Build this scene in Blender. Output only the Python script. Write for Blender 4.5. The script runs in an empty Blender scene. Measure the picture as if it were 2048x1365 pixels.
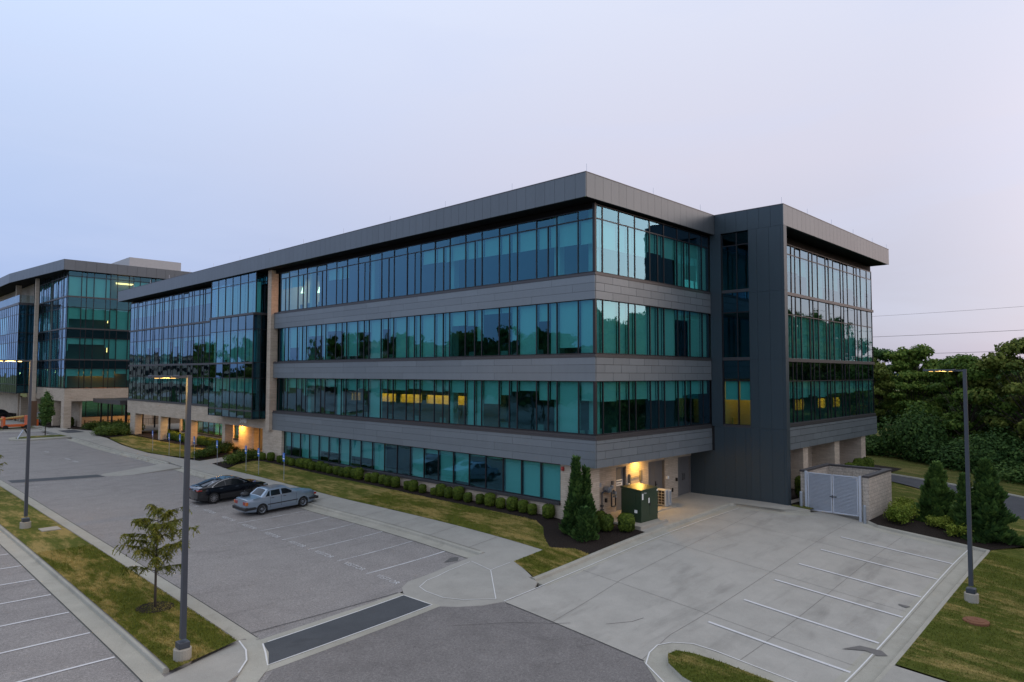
import bpy, math, random
import numpy as np
from mathutils import Vector, Matrix
from mathutils.geometry import delaunay_2d_cdt
SC=bpy.context.scene; COL=SC.collection
random.seed(7)
PI=math.pi
# ------------------------------------------------------------------ terrain (smooth surface through surveyed spot heights)
TP=[(-6.9,3.3,-.2),(-6.5,17,0),(-22,1,-.3),(-22,17,0),(-20,35,.2),(-7,35,.25),(-7,60,.4),(-20,60,.4),(-4,80,.6),(-20,90,.6),
(.3,3,.45),(.3,18,.6),(.3,33,.8),(0,44,.75),(0,53,.6),(0,61,.65),(0,70,.75),(4,1,.35),(10.5,1,.35),(12,-5,.5),
(8.85,-8.87,-.03),(1.9,-8.9,-.42),(-4.94,-8.97,-.8),(9.1,-13.8,-.47),(-4.7,-13.8,-1.2),(13.8,-7,.15),
(19,-9,.1),(33,-4,.6),(30,-20,-.8),(60,-10,-.5),(50,-40,-1.5),(90,10,-.5),(90,90,0),(40,60,.5),(-40,-10,-.8),(-40,20,0),(-40,60,.3),(-40,110,.6),(0,110,.8),(40,110,.5),(-15,-8,-.75),(-20,-25,-1.4),(0,-35,-2),(30,-45,-2),(90,-60,-2),(-40,-45,-1.8)]
TP=np.array(TP,float); _n=len(TP)
def _phi(r2): return 0.5*r2*np.log(r2+1e-9)
_K=_phi(((TP[:,None,:2]-TP[None,:,:2])**2).sum(-1))+np.eye(_n)*6
_P=np.c_[np.ones(_n),TP[:,:2]]
_A=np.block([[_K,_P],[_P.T,np.zeros((3,3))]])
_w=np.linalg.solve(_A,np.r_[TP[:,2],0,0,0])
def T(x,y):
    x=min(max(x,-60),100); y=min(max(y,-60),120)
    r2=(TP[:,0]-x)**2+(TP[:,1]-y)**2
    return float(_phi(r2)@_w[:_n]+_w[_n]+_w[_n+1]*x+_w[_n+2]*y)
def TT(a):
    a=np.asarray(a,float).reshape(-1,2); x=np.clip(a[:,0],-60,100); y=np.clip(a[:,1],-60,120)
    r2=(TP[None,:,0]-x[:,None])**2+(TP[None,:,1]-y[:,None])**2
    return _phi(r2)@_w[:_n]+_w[_n]+_w[_n+1]*x+_w[_n+2]*y
# ------------------------------------------------------------------ helpers
def tag(o,label=None,cat=None,group=None,kind=None):
    if label: o['label']=label
    if cat: o['category']=cat
    if group: o['group']=group
    if kind: o['kind']=kind
    return o
def empty(name,loc=(0,0,0),rz=0,label=None,cat=None,group=None):
    o=bpy.data.objects.new(name,None); COL.objects.link(o); o.location=loc; o.rotation_euler=(0,0,rz)
    o.empty_display_size=.3
    return tag(o,label,cat,group)
class MB:
    def __init__(s): s.v=[]; s.f=[]; s.m=[]; s.mi=0
    def add(s,vs,fs):
        b=len(s.v); s.v+= [tuple(v) for v in vs]
        for f in fs: s.f.append([b+i for i in f]); s.m.append(s.mi)
    def box(s,x0,x1,y0,y1,z0,z1):
        if x0>x1:x0,x1=x1,x0
        if y0>y1:y0,y1=y1,y0
        if z0>z1:z0,z1=z1,z0
        s.add([(x0,y0,z0),(x1,y0,z0),(x1,y1,z0),(x0,y1,z0),(x0,y0,z1),(x1,y0,z1),(x1,y1,z1),(x0,y1,z1)],
              [(0,3,2,1),(4,5,6,7),(0,1,5,4),(1,2,6,5),(2,3,7,6),(3,0,4,7)]); return s
    def quad(s,*p): s.add(p,[tuple(range(len(p)))]); return s
    def tube(s,a,b,r,n=8,r2=None,caps=True):
        a=Vector(a);b=Vector(b);d=(b-a).normalized(); r2=r if r2 is None else r2
        u=d.orthogonal().normalized(); w=d.cross(u); vs=[];fs=[]
        for p,rr in((a,r),(b,r2)):
            for i in range(n):
                t=2*PI*i/n; vs.append(p+u*(math.cos(t)*rr)+w*(math.sin(t)*rr))
        for i in range(n): fs.append((i,(i+1)%n,n+(i+1)%n,n+i))
        if caps: fs+= [tuple(range(n))[::-1],tuple(range(n,2*n))]
        s.add(vs,fs); return s
    def path(s,pts,r,n=8):
        for i in range(len(pts)-1): s.tube(pts[i],pts[i+1],r,n)
        return s
    def lathe(s,c,prof,n=16):
        vs=[];fs=[];k=len(prof)
        for (r,z) in prof:
            for i in range(n):
                t=2*PI*i/n; vs.append((c[0]+r*math.cos(t),c[1]+r*math.sin(t),c[2]+z))
        for j in range(k-1):
            for i in range(n): fs.append((j*n+i,j*n+(i+1)%n,(j+1)*n+(i+1)%n,(j+1)*n+i))
        fs+= [tuple(range(n))[::-1],tuple(range((k-1)*n,k*n))]
        s.add(vs,fs); return s
    def build(s,name,mat,parent=None,smooth=False,bevel=0):
        me=bpy.data.meshes.new(name); me.from_pydata(s.v,[],s.f)
        mats=mat if isinstance(mat,(list,tuple)) else [mat]
        for m in mats: me.materials.append(m)
        if len(mats)>1: me.polygons.foreach_set('material_index',s.m)
        if smooth: me.polygons.foreach_set('use_smooth',[True]*len(me.polygons))
        me.update(); o=bpy.data.objects.new(name,me); COL.objects.link(o); o.parent=parent
        if bevel:
            b=o.modifiers.new('b','BEVEL'); b.width=bevel; b.segments=2; b.limit_method='ANGLE'
        return o
def copy_tree(o,parent=None):
    c=o.copy(); COL.objects.link(c); c.parent=parent
    for ch in [k for k in bpy.data.objects if k.parent==o]: copy_tree(ch,c)
    return c
def place(o,loc,rz=0,s=1,label=None,cat=None,group=None):
    o.location=loc; o.rotation_euler=(0,0,rz); o.scale=(s,s,s) if not isinstance(s,tuple) else s
    tag(o,label,cat,group); return o
# ------------------------------------------------------------------ materials
def nt(name):
    m=bpy.data.materials.new(name); m.use_nodes=True; N=m.node_tree; N.nodes.clear()
    return m,N
def nd(N,t,**k):
    n=N.nodes.new(t)
    for a,b in k.items():
        if a[0]=='_': setattr(n,a[1:],b)
        else: n.inputs[a.replace('_',' ')].default_value=b
    return n
def lk(N,a,b): N.links.new(a,b)
def ramp(N,fac,stops):
    r=N.nodes.new('ShaderNodeValToRGB'); e=r.color_ramp.elements
    while len(e)<len(stops): e.new(.5)
    for i,(p,c) in enumerate(stops):
        e[i].position=p; e[i].color=(*c,1) if len(c)==3 else c
    lk(N,fac,r.inputs[0]); return r.outputs[0]
def pos(N,obj=False):
    if obj: return N.nodes.new('ShaderNodeTexCoord').outputs['Object']
    return N.nodes.new('ShaderNodeNewGeometry').outputs['Position']
def noise(N,vec,scale,detail=4,rough=.55,dist=0):
    n=nd(N,'ShaderNodeTexNoise',Scale=scale,Detail=detail,Roughness=rough,Distortion=dist); lk(N,vec,n.inputs['Vector']); return n.outputs[0]
def mixc(N,f,a,b,mode='MIX'):
    n=N.nodes.new('ShaderNodeMix'); n.data_type='RGBA'; n.blend_type=mode
    for i,s in ((0,f),(6,a),(7,b)):
        if isinstance(s,(int,float)): n.inputs[i].default_value=s
        elif isinstance(s,tuple): n.inputs[i].default_value=(*s,1)
        else: lk(N,s,n.inputs[i])
    return n.outputs[2]
def mth(N,op,a,b=0,c=None):
    n=N.nodes.new('ShaderNodeMath'); n.operation=op
    for i,s in enumerate((a,b,c)):
        if s is None: continue
        if isinstance(s,(int,float)): n.inputs[i].default_value=s
        else: lk(N,s,n.inputs[i])
    return n.outputs[0]
def bsdf(N,col,rough=.6,metal=0,spec=.5,bump=None,bstr=.3,bdist=.02,coat=0):
    b=N.nodes.new('ShaderNodeBsdfPrincipled'); o=N.nodes.new('ShaderNodeOutputMaterial'); lk(N,b.outputs[0],o.inputs[0])
    if isinstance(col,tuple): b.inputs['Base Color'].default_value=(*col,1)
    else: lk(N,col,b.inputs['Base Color'])
    if isinstance(rough,(int,float)): b.inputs['Roughness'].default_value=rough
    else: lk(N,rough,b.inputs['Roughness'])
    b.inputs['Metallic'].default_value=metal; b.inputs['Specular IOR Level'].default_value=spec; b.inputs['Coat Weight'].default_value=coat
    if bump is not None:
        bm=nd(N,'ShaderNodeBump',Strength=bstr,Distance=bdist); lk(N,bump,bm.inputs['Height']); lk(N,bm.outputs[0],b.inputs['Normal'])
    return b
M={}
def plain(name,col,rough=.5,metal=0,spec=.5,var=.12,scale=3,coat=0,obj=False):
    m,N=nt(name); p=pos(N,obj); f=noise(N,p,scale)
    c=mixc(N,f,tuple(x*(1-var) for x in col),tuple(min(1,x*(1+var)) for x in col))
    bsdf(N,c,rough,metal,spec,coat=coat); M[name]=m; return m
def island(name,col,rough,metal=0,var=.1,spec=.5,wave=0):
    m,N=nt(name); g=N.nodes.new('ShaderNodeNewGeometry'); r=g.outputs['Random Per Island']; p=g.outputs['Position']
    f=mth(N,'ADD',mth(N,'MULTIPLY',r,.6),mth(N,'MULTIPLY',noise(N,p,.6),.5))
    bp=noise(N,p,1.3,2)
    mp=nd(N,'ShaderNodeMapping'); mp.inputs['Scale'].default_value=(3,3,.35); lk(N,p,mp.inputs[0]); st=noise(N,mp.outputs[0],1.6,4,.65)
    f=mth(N,'ADD',f,mth(N,'MULTIPLY',mth(N,'SUBTRACT',st,.5),.7))
    c=mixc(N,f,tuple(x*(1-var) for x in col),tuple(x*(1+var) for x in col))
    bsdf(N,c,rough,metal,spec,bump=bp,bstr=wave,bdist=.02); M[name]=m; return m
def pavement(name,c0,c1,speck,sscale=60,stain=(.6,.9),drive=None,rough=.85):
    m,N=nt(name); p=pos(N)
    big=noise(N,p,.12,5,.6,.8); mid=noise(N,p,.9,6,.65); fine=noise(N,p,sscale,2,.6)
    mp=nd(N,'ShaderNodeMapping'); mp.inputs['Scale'].default_value=(drive or (1,1,1)); lk(N,p,mp.inputs[0])
    st=noise(N,mp.outputs[0],.7,5,.6,.4)
    c=ramp(N,big,[(.3,c0),(.7,c1)])
    c=mixc(N,ramp(N,mid,[(.35,(0,0,0)),(.75,(1,1,1))]),c,tuple(x*1.12 for x in c1))
    c=mixc(N,ramp(N,st,[(stain[0],(0,0,0)),(stain[1],(.8,.8,.8))]),c,tuple(x*.55 for x in c0))
    c=mixc(N,speck,c,ramp(N,fine,[(.3,(.0,.0,.0)),(.7,(1,1,1))]),'OVERLAY')
    if speck>.2: c=mixc(N,speck*.8,c,ramp(N,noise(N,p,13,3,.8),[(.35,(.15,.15,.15)),(.65,(.85,.85,.85))]),'OVERLAY')
    bsdf(N,c,rough,0,.3,bump=fine,bstr=.35,bdist=.01); M[name]=m; return m
pavement('asphalt',(.235,.218,.206),(.272,.255,.240),.34,38,(.56,.92),(.35,1.6,1))
pavement('asphalt_old',(.160,.149,.142),(.198,.186,.176),.38,50,(.6,.9),(1,1,1))
pavement('asphalt_road',(.06,.062,.07),(.08,.082,.09),.2,40)
pavement('dark_pad',(.060,.066,.072),(.082,.088,.094),.18,50,(.62,.9))
pavement('concrete',(.340,.326,.290),(.395,.379,.338),.10,45,(.54,.90),(.35,1.5,1))
pavement('walk',(.31,.297,.262),(.365,.35,.31),.12,45,(.66,.95))
pavement('kerbc',(.32,.305,.255),(.40,.385,.325),.15,45,(.6,.9))
pavement('padc',(.33,.30,.25),(.38,.35,.29),.12,45,(.66,.95))
def grassmat(name,g0,g1,dry,amt,blade=False):
    m,N=nt(name); p=pos(N); mp=nd(N,'ShaderNodeMapping'); mp.inputs['Scale'].default_value=(1.7,.5,1); mp.inputs['Rotation'].default_value=(0,0,.12); lk(N,p,mp.inputs[0])
    a=noise(N,mp.outputs[0],.42,6,.68,.25); b=noise(N,p,1.6,6,.7); c=noise(N,p,20,4,.75); d=noise(N,p,80,2,.6); w=noise(N,mp.outputs[0],2.6,4,.6)
    col=ramp(N,b,[(.3,g0),(.7,g1)])
    f=mth(N,'ADD',mth(N,'ADD',mth(N,'MULTIPLY',a,.60),mth(N,'MULTIPLY',w,.25)),mth(N,'MULTIPLY',c,.15))
    col=mixc(N,ramp(N,f,[(amt,(0,0,0)),(amt+.10,(.85,.85,.85))]),col,dry)
    if not blade: col=mixc(N,.5,col,ramp(N,mth(N,'ADD',mth(N,'MULTIPLY',c,.6),mth(N,'MULTIPLY',d,.4)),[(.32,(.14,.14,.14)),(.68,(.86,.86,.86))]),'OVERLAY')
    bs=bsdf(N,col,.9,0,.1,bump=None if blade else c,bstr=.9,bdist=.05); M[name]=m
grassmat('grass',(.075,.092,.013),(.128,.143,.024),(.38,.28,.10),.478)
grassmat('grass_green',(.068,.088,.013),(.112,.130,.024),(.36,.27,.10),.503)
grassmat('blade',(.115,.132,.020),(.195,.205,.034),(.54,.40,.14),.485,True); grassmat('blade_green',(.105,.128,.020),(.175,.188,.034),(.50,.38,.13),.510,True)
grassmat('grass_far',(.065,.080,.018),(.11,.12,.028),(.21,.17,.06),.49)
def mulch():
    m,N=nt('mulch'); p=pos(N)
    v=nd(N,'ShaderNodeTexVoronoi',Scale=16); lk(N,p,v.inputs['Vector']); c=noise(N,p,30,4,.7)
    col=ramp(N,c,[(.3,(.010,.007,.006)),(.6,(.032,.023,.018)),(.8,(.08,.06,.045))])
    bsdf(N,col,.95,0,.2,bump=v.outputs[0],bstr=1,bdist=.05); M['mulch']=m
mulch()
def stone(name,k=1.0,course=.105):
    m,N=nt(name); p=pos(N)
    s=N.nodes.new('ShaderNodeSeparateXYZ'); lk(N,p,s.inputs[0])
    cb=N.nodes.new('ShaderNodeCombineXYZ'); lk(N,mth(N,'ADD',s.outputs[0],s.outputs[1]),cb.inputs[0]); lk(N,s.outputs[2],cb.inputs[1])
    br=N.nodes.new('ShaderNodeTexBrick'); lk(N,cb.outputs[0],br.inputs['Vector'])
    br.inputs['Scale'].default_value=1; br.inputs['Brick Width'].default_value=.72; br.inputs['Row Height'].default_value=course
    br.inputs['Mortar Size'].default_value=.007; br.inputs['Bias'].default_value=-.1; br.offset=.37; br.offset_frequency=2
    br.inputs['Color1'].default_value=(.56*k,.475*k,.375*k,1); br.inputs['Color2'].default_value=(.46*k,.385*k,.30*k,1); br.inputs['Mortar'].default_value=(.36*k,.30*k,.235*k,1)
    n=noise(N,cb.outputs[0],5,4,.6); big=noise(N,p,.5,3)
    c=mixc(N,.5,br.outputs[0],ramp(N,n,[(.3,(.42,.42,.42)),(.7,(.58,.58,.58))]),'OVERLAY')
    c=mixc(N,.25,c,ramp(N,big,[(.3,(.35,.33,.3)),(.7,(.62,.62,.62))]),'OVERLAY')
    bsdf(N,c,.85,0,.25,bump=br.outputs['Fac'],bstr=-.5,bdist=.01); M[name]=m
stone('stone')
def splitface():
    m,N=nt('split_block'); p=pos(N)
    s=N.nodes.new('ShaderNodeSeparateXYZ'); lk(N,p,s.inputs[0])
    cb=N.nodes.new('ShaderNodeCombineXYZ'); lk(N,mth(N,'ADD',s.outputs[0],s.outputs[1]),cb.inputs[0]); lk(N,s.outputs[2],cb.inputs[1])
    br=N.nodes.new('ShaderNodeTexBrick'); lk(N,cb.outputs[0],br.inputs['Vector'])
    br.inputs['Scale'].default_value=1; br.inputs['Brick Width'].default_value=.4; br.inputs['Row Height'].default_value=.2; br.inputs['Mortar Size'].default_value=.010
    br.inputs['Color1'].default_value=(.56,.49,.41,1); br.inputs['Color2'].default_value=(.48,.42,.35,1); br.inputs['Mortar'].default_value=(.30,.27,.23,1)
    n=noise(N,p,9,6,.75); c=mixc(N,.6,br.outputs[0],ramp(N,n,[(.3,(.28,.28,.28)),(.65,(.70,.70,.70))]),'OVERLAY')
    bsdf(N,c,.9,0,.2,bump=n,bstr=.9,bdist=.06); M['split_block']=m
splitface()
island('zinc',(.195,.222,.240),.42,.35,.10,wave=.18)
island('fascia',(.132,.148,.160),.38,.45,.06,wave=.10)
island('tower_panel',(.045,.066,.080),.42,.30,.06,wave=.12)
plain('frame',(.018,.018,.022),.4,.3); plain('ledge',(.075,.072,.075),.4,.4)
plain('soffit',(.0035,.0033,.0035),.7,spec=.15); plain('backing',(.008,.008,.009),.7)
plain('roof',(.30,.30,.30),.9); plain('slab',(.22,.22,.21),.9)
plain('interior',(.22,.22,.21),.9,scale=.4,var=.35); plain('interior_warm',(.55,.42,.25),.9,scale=.8); plain('carpet',(.07,.07,.075),.95)
island('blind',(.80,.82,.80),.9,var=.10); plain('door_paint',(.17,.165,.16),.45,.1); plain('pole_paint',(.068,.078,.094),.4,.3)
plain('galv',(.36,.40,.44),.42,.5,var=.15); plain('gate_paint',(.55,.60,.67),.4,.3,var=.06)
plain('white_paint',(.72,.72,.70),.7,var=.12,scale=12); plain('black_plastic',(.012,.012,.013),.5); plain('rubber',(.014,.014,.014),.85)
plain('cast',(.20,.085,.04),.85,var=.3,scale=9); plain('transformer',(.028,.052,.026),.38,.1,var=.12); plain('chrome',(.6,.6,.62),.2,1)
plain('orange',(.70,.13,.02),.45); plain('yellow_paint',(.55,.38,.13),.5); plain('blue_sign',(.03,.16,.55),.45); plain('cable_black',(.02,.02,.025),.6)
plain('wood_brown',(.16,.09,.05),.8); plain('cap_dark',(.05,.045,.045),.6); plain('hill',(.03,.05,.06),1,var=.4,scale=.01); plain('pale_panel',(.45,.44,.43),.6,.1)
plain('far_wall',(.34,.31,.27),.9,scale=.3,var=.2); plain('white_label',(.86,.86,.83),.6); plain('red_box',(.35,.03,.02),.4)
plain('bark',(.07,.055,.042),.95,var=.3,scale=14,obj=True); plain('condenser_body',(.55,.55,.52),.5); plain('joint',(.15,.14,.13),.9); plain('gasket',(.05,.05,.05),.9)
plain('stain_wet',(.13,.122,.112),.5,var=.2,scale=10); plain('stone_chip',(.42,.38,.33),.9,var=.4,scale=40)
def worn_paint(name,th):
    m,N=nt(name); p=pos(N); n=noise(N,p,38,4,.75); n2=noise(N,p,1.2,3)
    d=N.nodes.new('ShaderNodeBsdfPrincipled'); d.inputs['Base Color'].default_value=(.66,.66,.66,1); d.inputs['Roughness'].default_value=.8
    t=N.nodes.new('ShaderNodeBsdfTransparent'); mx=N.nodes.new('ShaderNodeMixShader'); o=N.nodes.new('ShaderNodeOutputMaterial')
    f=ramp(N,mth(N,'ADD',mth(N,'MULTIPLY',n,.7),mth(N,'MULTIPLY',n2,.3)),[(th-.08,(0,0,0)),(th+.08,(1,1,1))])
    lk(N,f,mx.inputs[0]); lk(N,t.outputs[0],mx.inputs[1]); lk(N,d.outputs[0],mx.inputs[2]); lk(N,mx.outputs[0],o.inputs[0]); M[name]=m
worn_paint('paint_line',.36); worn_paint('paint_worn',.43); worn_paint('paint_faint',.475)
def emis(name,col,st):
    m,N=nt(name); e=nd(N,'ShaderNodeEmission',Strength=st); e.inputs[0].default_value=(*col,1); o=N.nodes.new('ShaderNodeOutputMaterial'); lk(N,e.outputs[0],o.inputs[0]); M[name]=m
emis('lamp_glow',(1,.62,.16),14); emis('lamp_soft',(1,.55,.12),4); emis('panel_light',(1,.62,.22),5); emis('office_glow',(1,.42,.16),6); emis('lamp_dim',(1,.58,.16),2.2); emis('cool_light',(1,.85,.6),5); emis('screen_glow',(1,.55,.12),1.2)
def glass(name,tcol,gcol,k0=.15,k1=.95,bump=0.0,rough=.0):
    m,N=nt(name); g=N.nodes.new('ShaderNodeNewGeometry')
    lw=nd(N,'ShaderNodeLayerWeight',Blend=.5); f=lw.outputs['Facing']; t=N.nodes.new('ShaderNodeBsdfTransparent'); t.inputs[0].default_value=(*tcol,1)
    gl=N.nodes.new('ShaderNodeBsdfGlossy'); gl.inputs['Roughness'].default_value=rough
    lk(N,ramp(N,f,[(.30,gcol),(.80,(.62,.82,1.0))]),gl.inputs[0])
    mx=N.nodes.new('ShaderNodeMixShader'); o=N.nodes.new('ShaderNodeOutputMaterial')
    lk(N,mth(N,'MINIMUM',mth(N,'ADD',mth(N,'MULTIPLY',mth(N,'POWER',f,2.0),k1),k0),.95),mx.inputs[0]); lk(N,t.outputs[0],mx.inputs[1]); lk(N,gl.outputs[0],mx.inputs[2]); lk(N,mx.outputs[0],o.inputs[0])
    if bump:
        n=noise(N,g.outputs['Position'],.8,3,.5)
        b=nd(N,'ShaderNodeBump',Strength=bump,Distance=.05); lk(N,n,b.inputs['Height']); lk(N,b.outputs[0],gl.inputs['Normal'])
    M[name]=m
glass('glass_teal',(.27,.60,.575),(.25,.64,.88),.13,.62,.11)
glass('glass_dark',(.05,.13,.14),(.25,.64,.88),.13,.62,.11)
glass('glass_slot',(.22,.55,.53),(.25,.62,.75),.04,.25,.05)
glass('glass_rail',(.55,.66,.66),(.8,.9,1),.08,.6)
def carpaint(name,col,metal,coat=.6,rough=.35):
    m,N=nt(name); b=bsdf(N,col,rough,metal,.5,coat=coat); b.inputs['Coat Roughness'].default_value=.05; M[name]=m
carpaint('paint_black',(.004,.005,.008),.0,.9,.1); carpaint('paint_silver',(.27,.345,.43),.55,.8,.28); carpaint('red_lens',(.28,.02,.015),0,.5,.2); carpaint('amber_lens',(.55,.15,.02),0,.5,.25)
def leaf(name,c0,c1,c2):
    m,N=nt(name); g=N.nodes.new('ShaderNodeNewGeometry'); oi=N.nodes.new('ShaderNodeObjectInfo'); tc=N.nodes.new('ShaderNodeTexCoord')
    n=noise(N,tc.outputs['Object'],.9,3); f=mth(N,'ADD',mth(N,'MULTIPLY',n,.6),mth(N,'MULTIPLY',g.outputs['Random Per Island'],.45))
    f=mth(N,'ADD',f,mth(N,'MULTIPLY',mth(N,'SUBTRACT',oi.outputs['Random'],.5),.25))
    c=ramp(N,f,[(.25,c0),(.55,c1),(.85,c2)])
    b=N.nodes.new('ShaderNodeBsdfPrincipled'); lk(N,c,b.inputs['Base Color']); b.inputs['Roughness'].default_value=.7; b.inputs['Specular IOR Level'].default_value=.2
    t=N.nodes.new('ShaderNodeBsdfTranslucent'); lk(N,c,t.inputs[0]); mx=N.nodes.new('ShaderNodeMixShader'); mx.inputs[0].default_value=.25; o=N.nodes.new('ShaderNodeOutputMaterial')
    lk(N,b.outputs[0],mx.inputs[1]); lk(N,t.outputs[0],mx.inputs[2]); lk(N,mx.outputs[0],o.inputs[0]); M[name]=m
leaf('leaf_wood',(.05,.105,.018),(.12,.20,.032),(.27,.33,.06)); leaf('leaf_dark',(.03,.075,.02),(.065,.135,.032),(.14,.22,.05))
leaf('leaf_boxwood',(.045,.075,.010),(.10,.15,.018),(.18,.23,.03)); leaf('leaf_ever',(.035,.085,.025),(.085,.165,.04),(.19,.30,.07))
leaf('leaf_lime',(.08,.13,.012),(.19,.25,.03),(.33,.38,.06)); leaf('leaf_young',(.10,.12,.016),(.21,.21,.032),(.36,.27,.07)); leaf('leaf_yew',(.04,.075,.014),(.09,.14,.025),(.17,.23,.045))
leaf('leaf_olive',(.075,.115,.020),(.17,.205,.038),(.34,.35,.075))
leaf('tuft',(.085,.115,.014),(.15,.17,.025),(.42,.30,.10))
# ------------------------------------------------------------------ ground sheets
def densify(poly,step):
    out=[]
    for i in range(len(poly)):
        a=poly[i]; b=poly[(i+1)%len(poly)]; d=math.hypot(b[0]-a[0],b[1]-a[1]); k=max(1,int(math.ceil(d/step)))
        for j in range(k): out.append((a[0]+(b[0]-a[0])*j/k,a[1]+(b[1]-a[1])*j/k))
    return out
def inside(poly,x,y):
    c=False; j=len(poly)-1
    for i in range(len(poly)):
        xi,yi=poly[i]; xj,yj=poly[j]
        if (yi>y)!=(yj>y) and x<(xj-xi)*(y-yi)/(yj-yi)+xi: c=not c
        j=i
    return c
def draped(name,poly,off,mat,step=1.0,skirt=0,kind='structure',offf=None,label=None,cat=None):
    b=densify(poly,step); pts=[Vector(p) for p in b]; n=len(pts)
    xs=[p[0] for p in poly]; ys=[p[1] for p in poly]
    x=min(xs)+step*.5
    while x<max(xs):
        y=min(ys)+step*.5
        while y<max(ys):
            if inside(poly,x,y): pts.append(Vector((x+1e-3*random.random(),y)))
            y+=step
        x+=step
    r=delaunay_2d_cdt(pts,[(i,(i+1)%n) for i in range(n)],[list(range(n))],1,1e-4)
    V=[(v.x,v.y) for v in r[0]]; F=[list(f) for f in r[2]]
    z=TT(V)
    o_=np.array([offf(p[0],p[1]) if offf else off for p in V])
    vs=[(V[i][0],V[i][1],float(z[i]+o_[i])) for i in range(len(V))]
    fs=[]
    for f in F:
        a,bb,c=[V[i] for i in f[:3]]
        if (bb[0]-a[0])*(c[1]-a[1])-(bb[1]-a[1])*(c[0]-a[0])<0: f=f[::-1]
        fs.append(f)
    m=MB(); m.add(vs,fs)
    if skirt:
        zb=TT(b); k=len(b)
        top=[(b[i][0],b[i][1],float(zb[i])+(offf(*b[i]) if offf else off)) for i in range(k)]
        bot=[(p[0],p[1],p[2]-skirt) for p in top]
        m.add(top+bot,[(i,(i+1)%k,k+(i+1)%k,k+i) for i in range(k)])
    o=m.build(name,M[mat],smooth=not skirt); tag(o,label,cat,None,kind); return o
def resample(pl,step):
    out=[pl[0]]
    for a,b in zip(pl,pl[1:]):
        d=math.hypot(b[0]-a[0],b[1]-a[1]); k=max(1,int(math.ceil(d/step)))
        out+= [(a[0]+(b[0]-a[0])*j/k,a[1]+(b[1]-a[1])*j/k) for j in range(1,k+1)]
    return out
def ribbon(m,pl,prof,step=1.0,closed=False):
    """sweep prof [(side offset to the left, height over T)] along pl"""
    pts=resample(pl,step); n=len(pts); k=len(prof); vs=[]
    for i,(x,y) in enumerate(pts):
        a=pts[max(0,i-1)]; b=pts[min(n-1,i+1)]
        if closed and i in (0,n-1): a=pts[-2]; b=pts[1]
        dx,dy=b[0]-a[0],b[1]-a[1]; L=math.hypot(dx,dy) or 1; nx,ny=-dy/L,dx/L
        for (s,h) in prof: vs.append((x+nx*s,y+ny*s,T(x+nx*s,y+ny*s)+h))
    fs=[]
    for i in range(n-1):
        for j in range(k-1): fs.append((i*k+j,(i+1)*k+j,(i+1)*k+j+1,i*k+j+1))
    fs+= [tuple(range(k)),tuple((n-1)*k+j for j in range(k))[::-1]]
    m.add(vs,fs)
def strip(name,pls,w,off,mat,step=1.0):
    m=MB()
    for pl in pls:
        pts=resample(pl,step); z=TT(pts); vs=[]; n=len(pts)
        for i,(x,y) in enumerate(pts):
            a=pts[max(0,i-1)]; b=pts[min(n-1,i+1)]; dx,dy=b[0]-a[0],b[1]-a[1]; L=math.hypot(dx,dy) or 1
            for s in (-w/2,w/2): vs.append((x-dy/L*s,y+dx/L*s,float(z[i])+off))
        m.add(vs,[(2*i+1,2*i,2*i+2,2*i+3) for i in range(n-1)])
    o=m.build(name,M[mat]); tag(o,kind='structure'); return o
def arc(cx,cy,r,a0,a1,n=8): return [(cx+r*math.cos(math.radians(a0+(a1-a0)*i/n)),cy+r*math.sin(math.radians(a0+(a1-a0)*i/n))) for i in range(n+1)]
# wide ground that reaches the horizon (grass tone), lowered under the built area
def big_ground():
    m=MB(); xs=[-3000,-900,-300,-140]+list(np.arange(-100,140,8.))+[180,300,900,3000]; ys=[-3000,-900,-300,-140]+list(np.arange(-100,160,8.))+[200,320,900,3000]
    P=[(x,y) for y in ys for x in xs]; z=TT(P)
    vs=[]
    for (x,y),zz in zip(P,z):
        inn=(-47<x<62 and -47<y<118); vs.append((x,y,float(zz)-(.45 if inn else .03)))
    n=len(xs); fs=[(j*n+i,j*n+i+1,(j+1)*n+i+1,(j+1)*n+i) for j in range(len(ys)-1) for i in range(n-1)]
    m.add(vs,fs); tag(m.build('ground',M['grass_far'],smooth=True),kind='structure')
big_ground()
KB=.15
# asphalt: visitor lot and drive
draped('parking_lot',[(-48,-45),(-9.3,-45),(-9.3,-2.6),(-11.6,.9),(-9.5,1.8),(-6.3,1.8),(-6.3,88),(-14,90),(-48,90)],0,'asphalt',1.6)
draped('drive_road',[(-17.9,-1.6),(-18.6,-2.3),(-19.3,-3),(-21,-5),(-21,-30),(-9.36,-30),(-9.36,-9.04),(-9.27,-2.62),(-10.2,-2.35),(-11,-1.75),(-11.4,-1.3)],.006,'asphalt_old',.8)
draped('concrete_lot',[(-9.36,-30),(-9.36,-9.04),(-9.3,-2.6),(-7.5,-2.55),(-6.3,-2.5),(10.6,-2.5),(10.9,-5.1),(11.8,-6.0),(13.4,-6.2),(13.4,-9.2),(12.5,-9.8),(12.3,-13.85),(12.3,-14.2),(-30,-14.2+0) if 0 else (-6.3,-14.2),(-6.3,-30)],.008,'concrete',.8)
draped('far_parking',[(-120,-20),(-48.2,-20),(-48.2,250),(-120,250)],.02,'asphalt',6)
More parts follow.
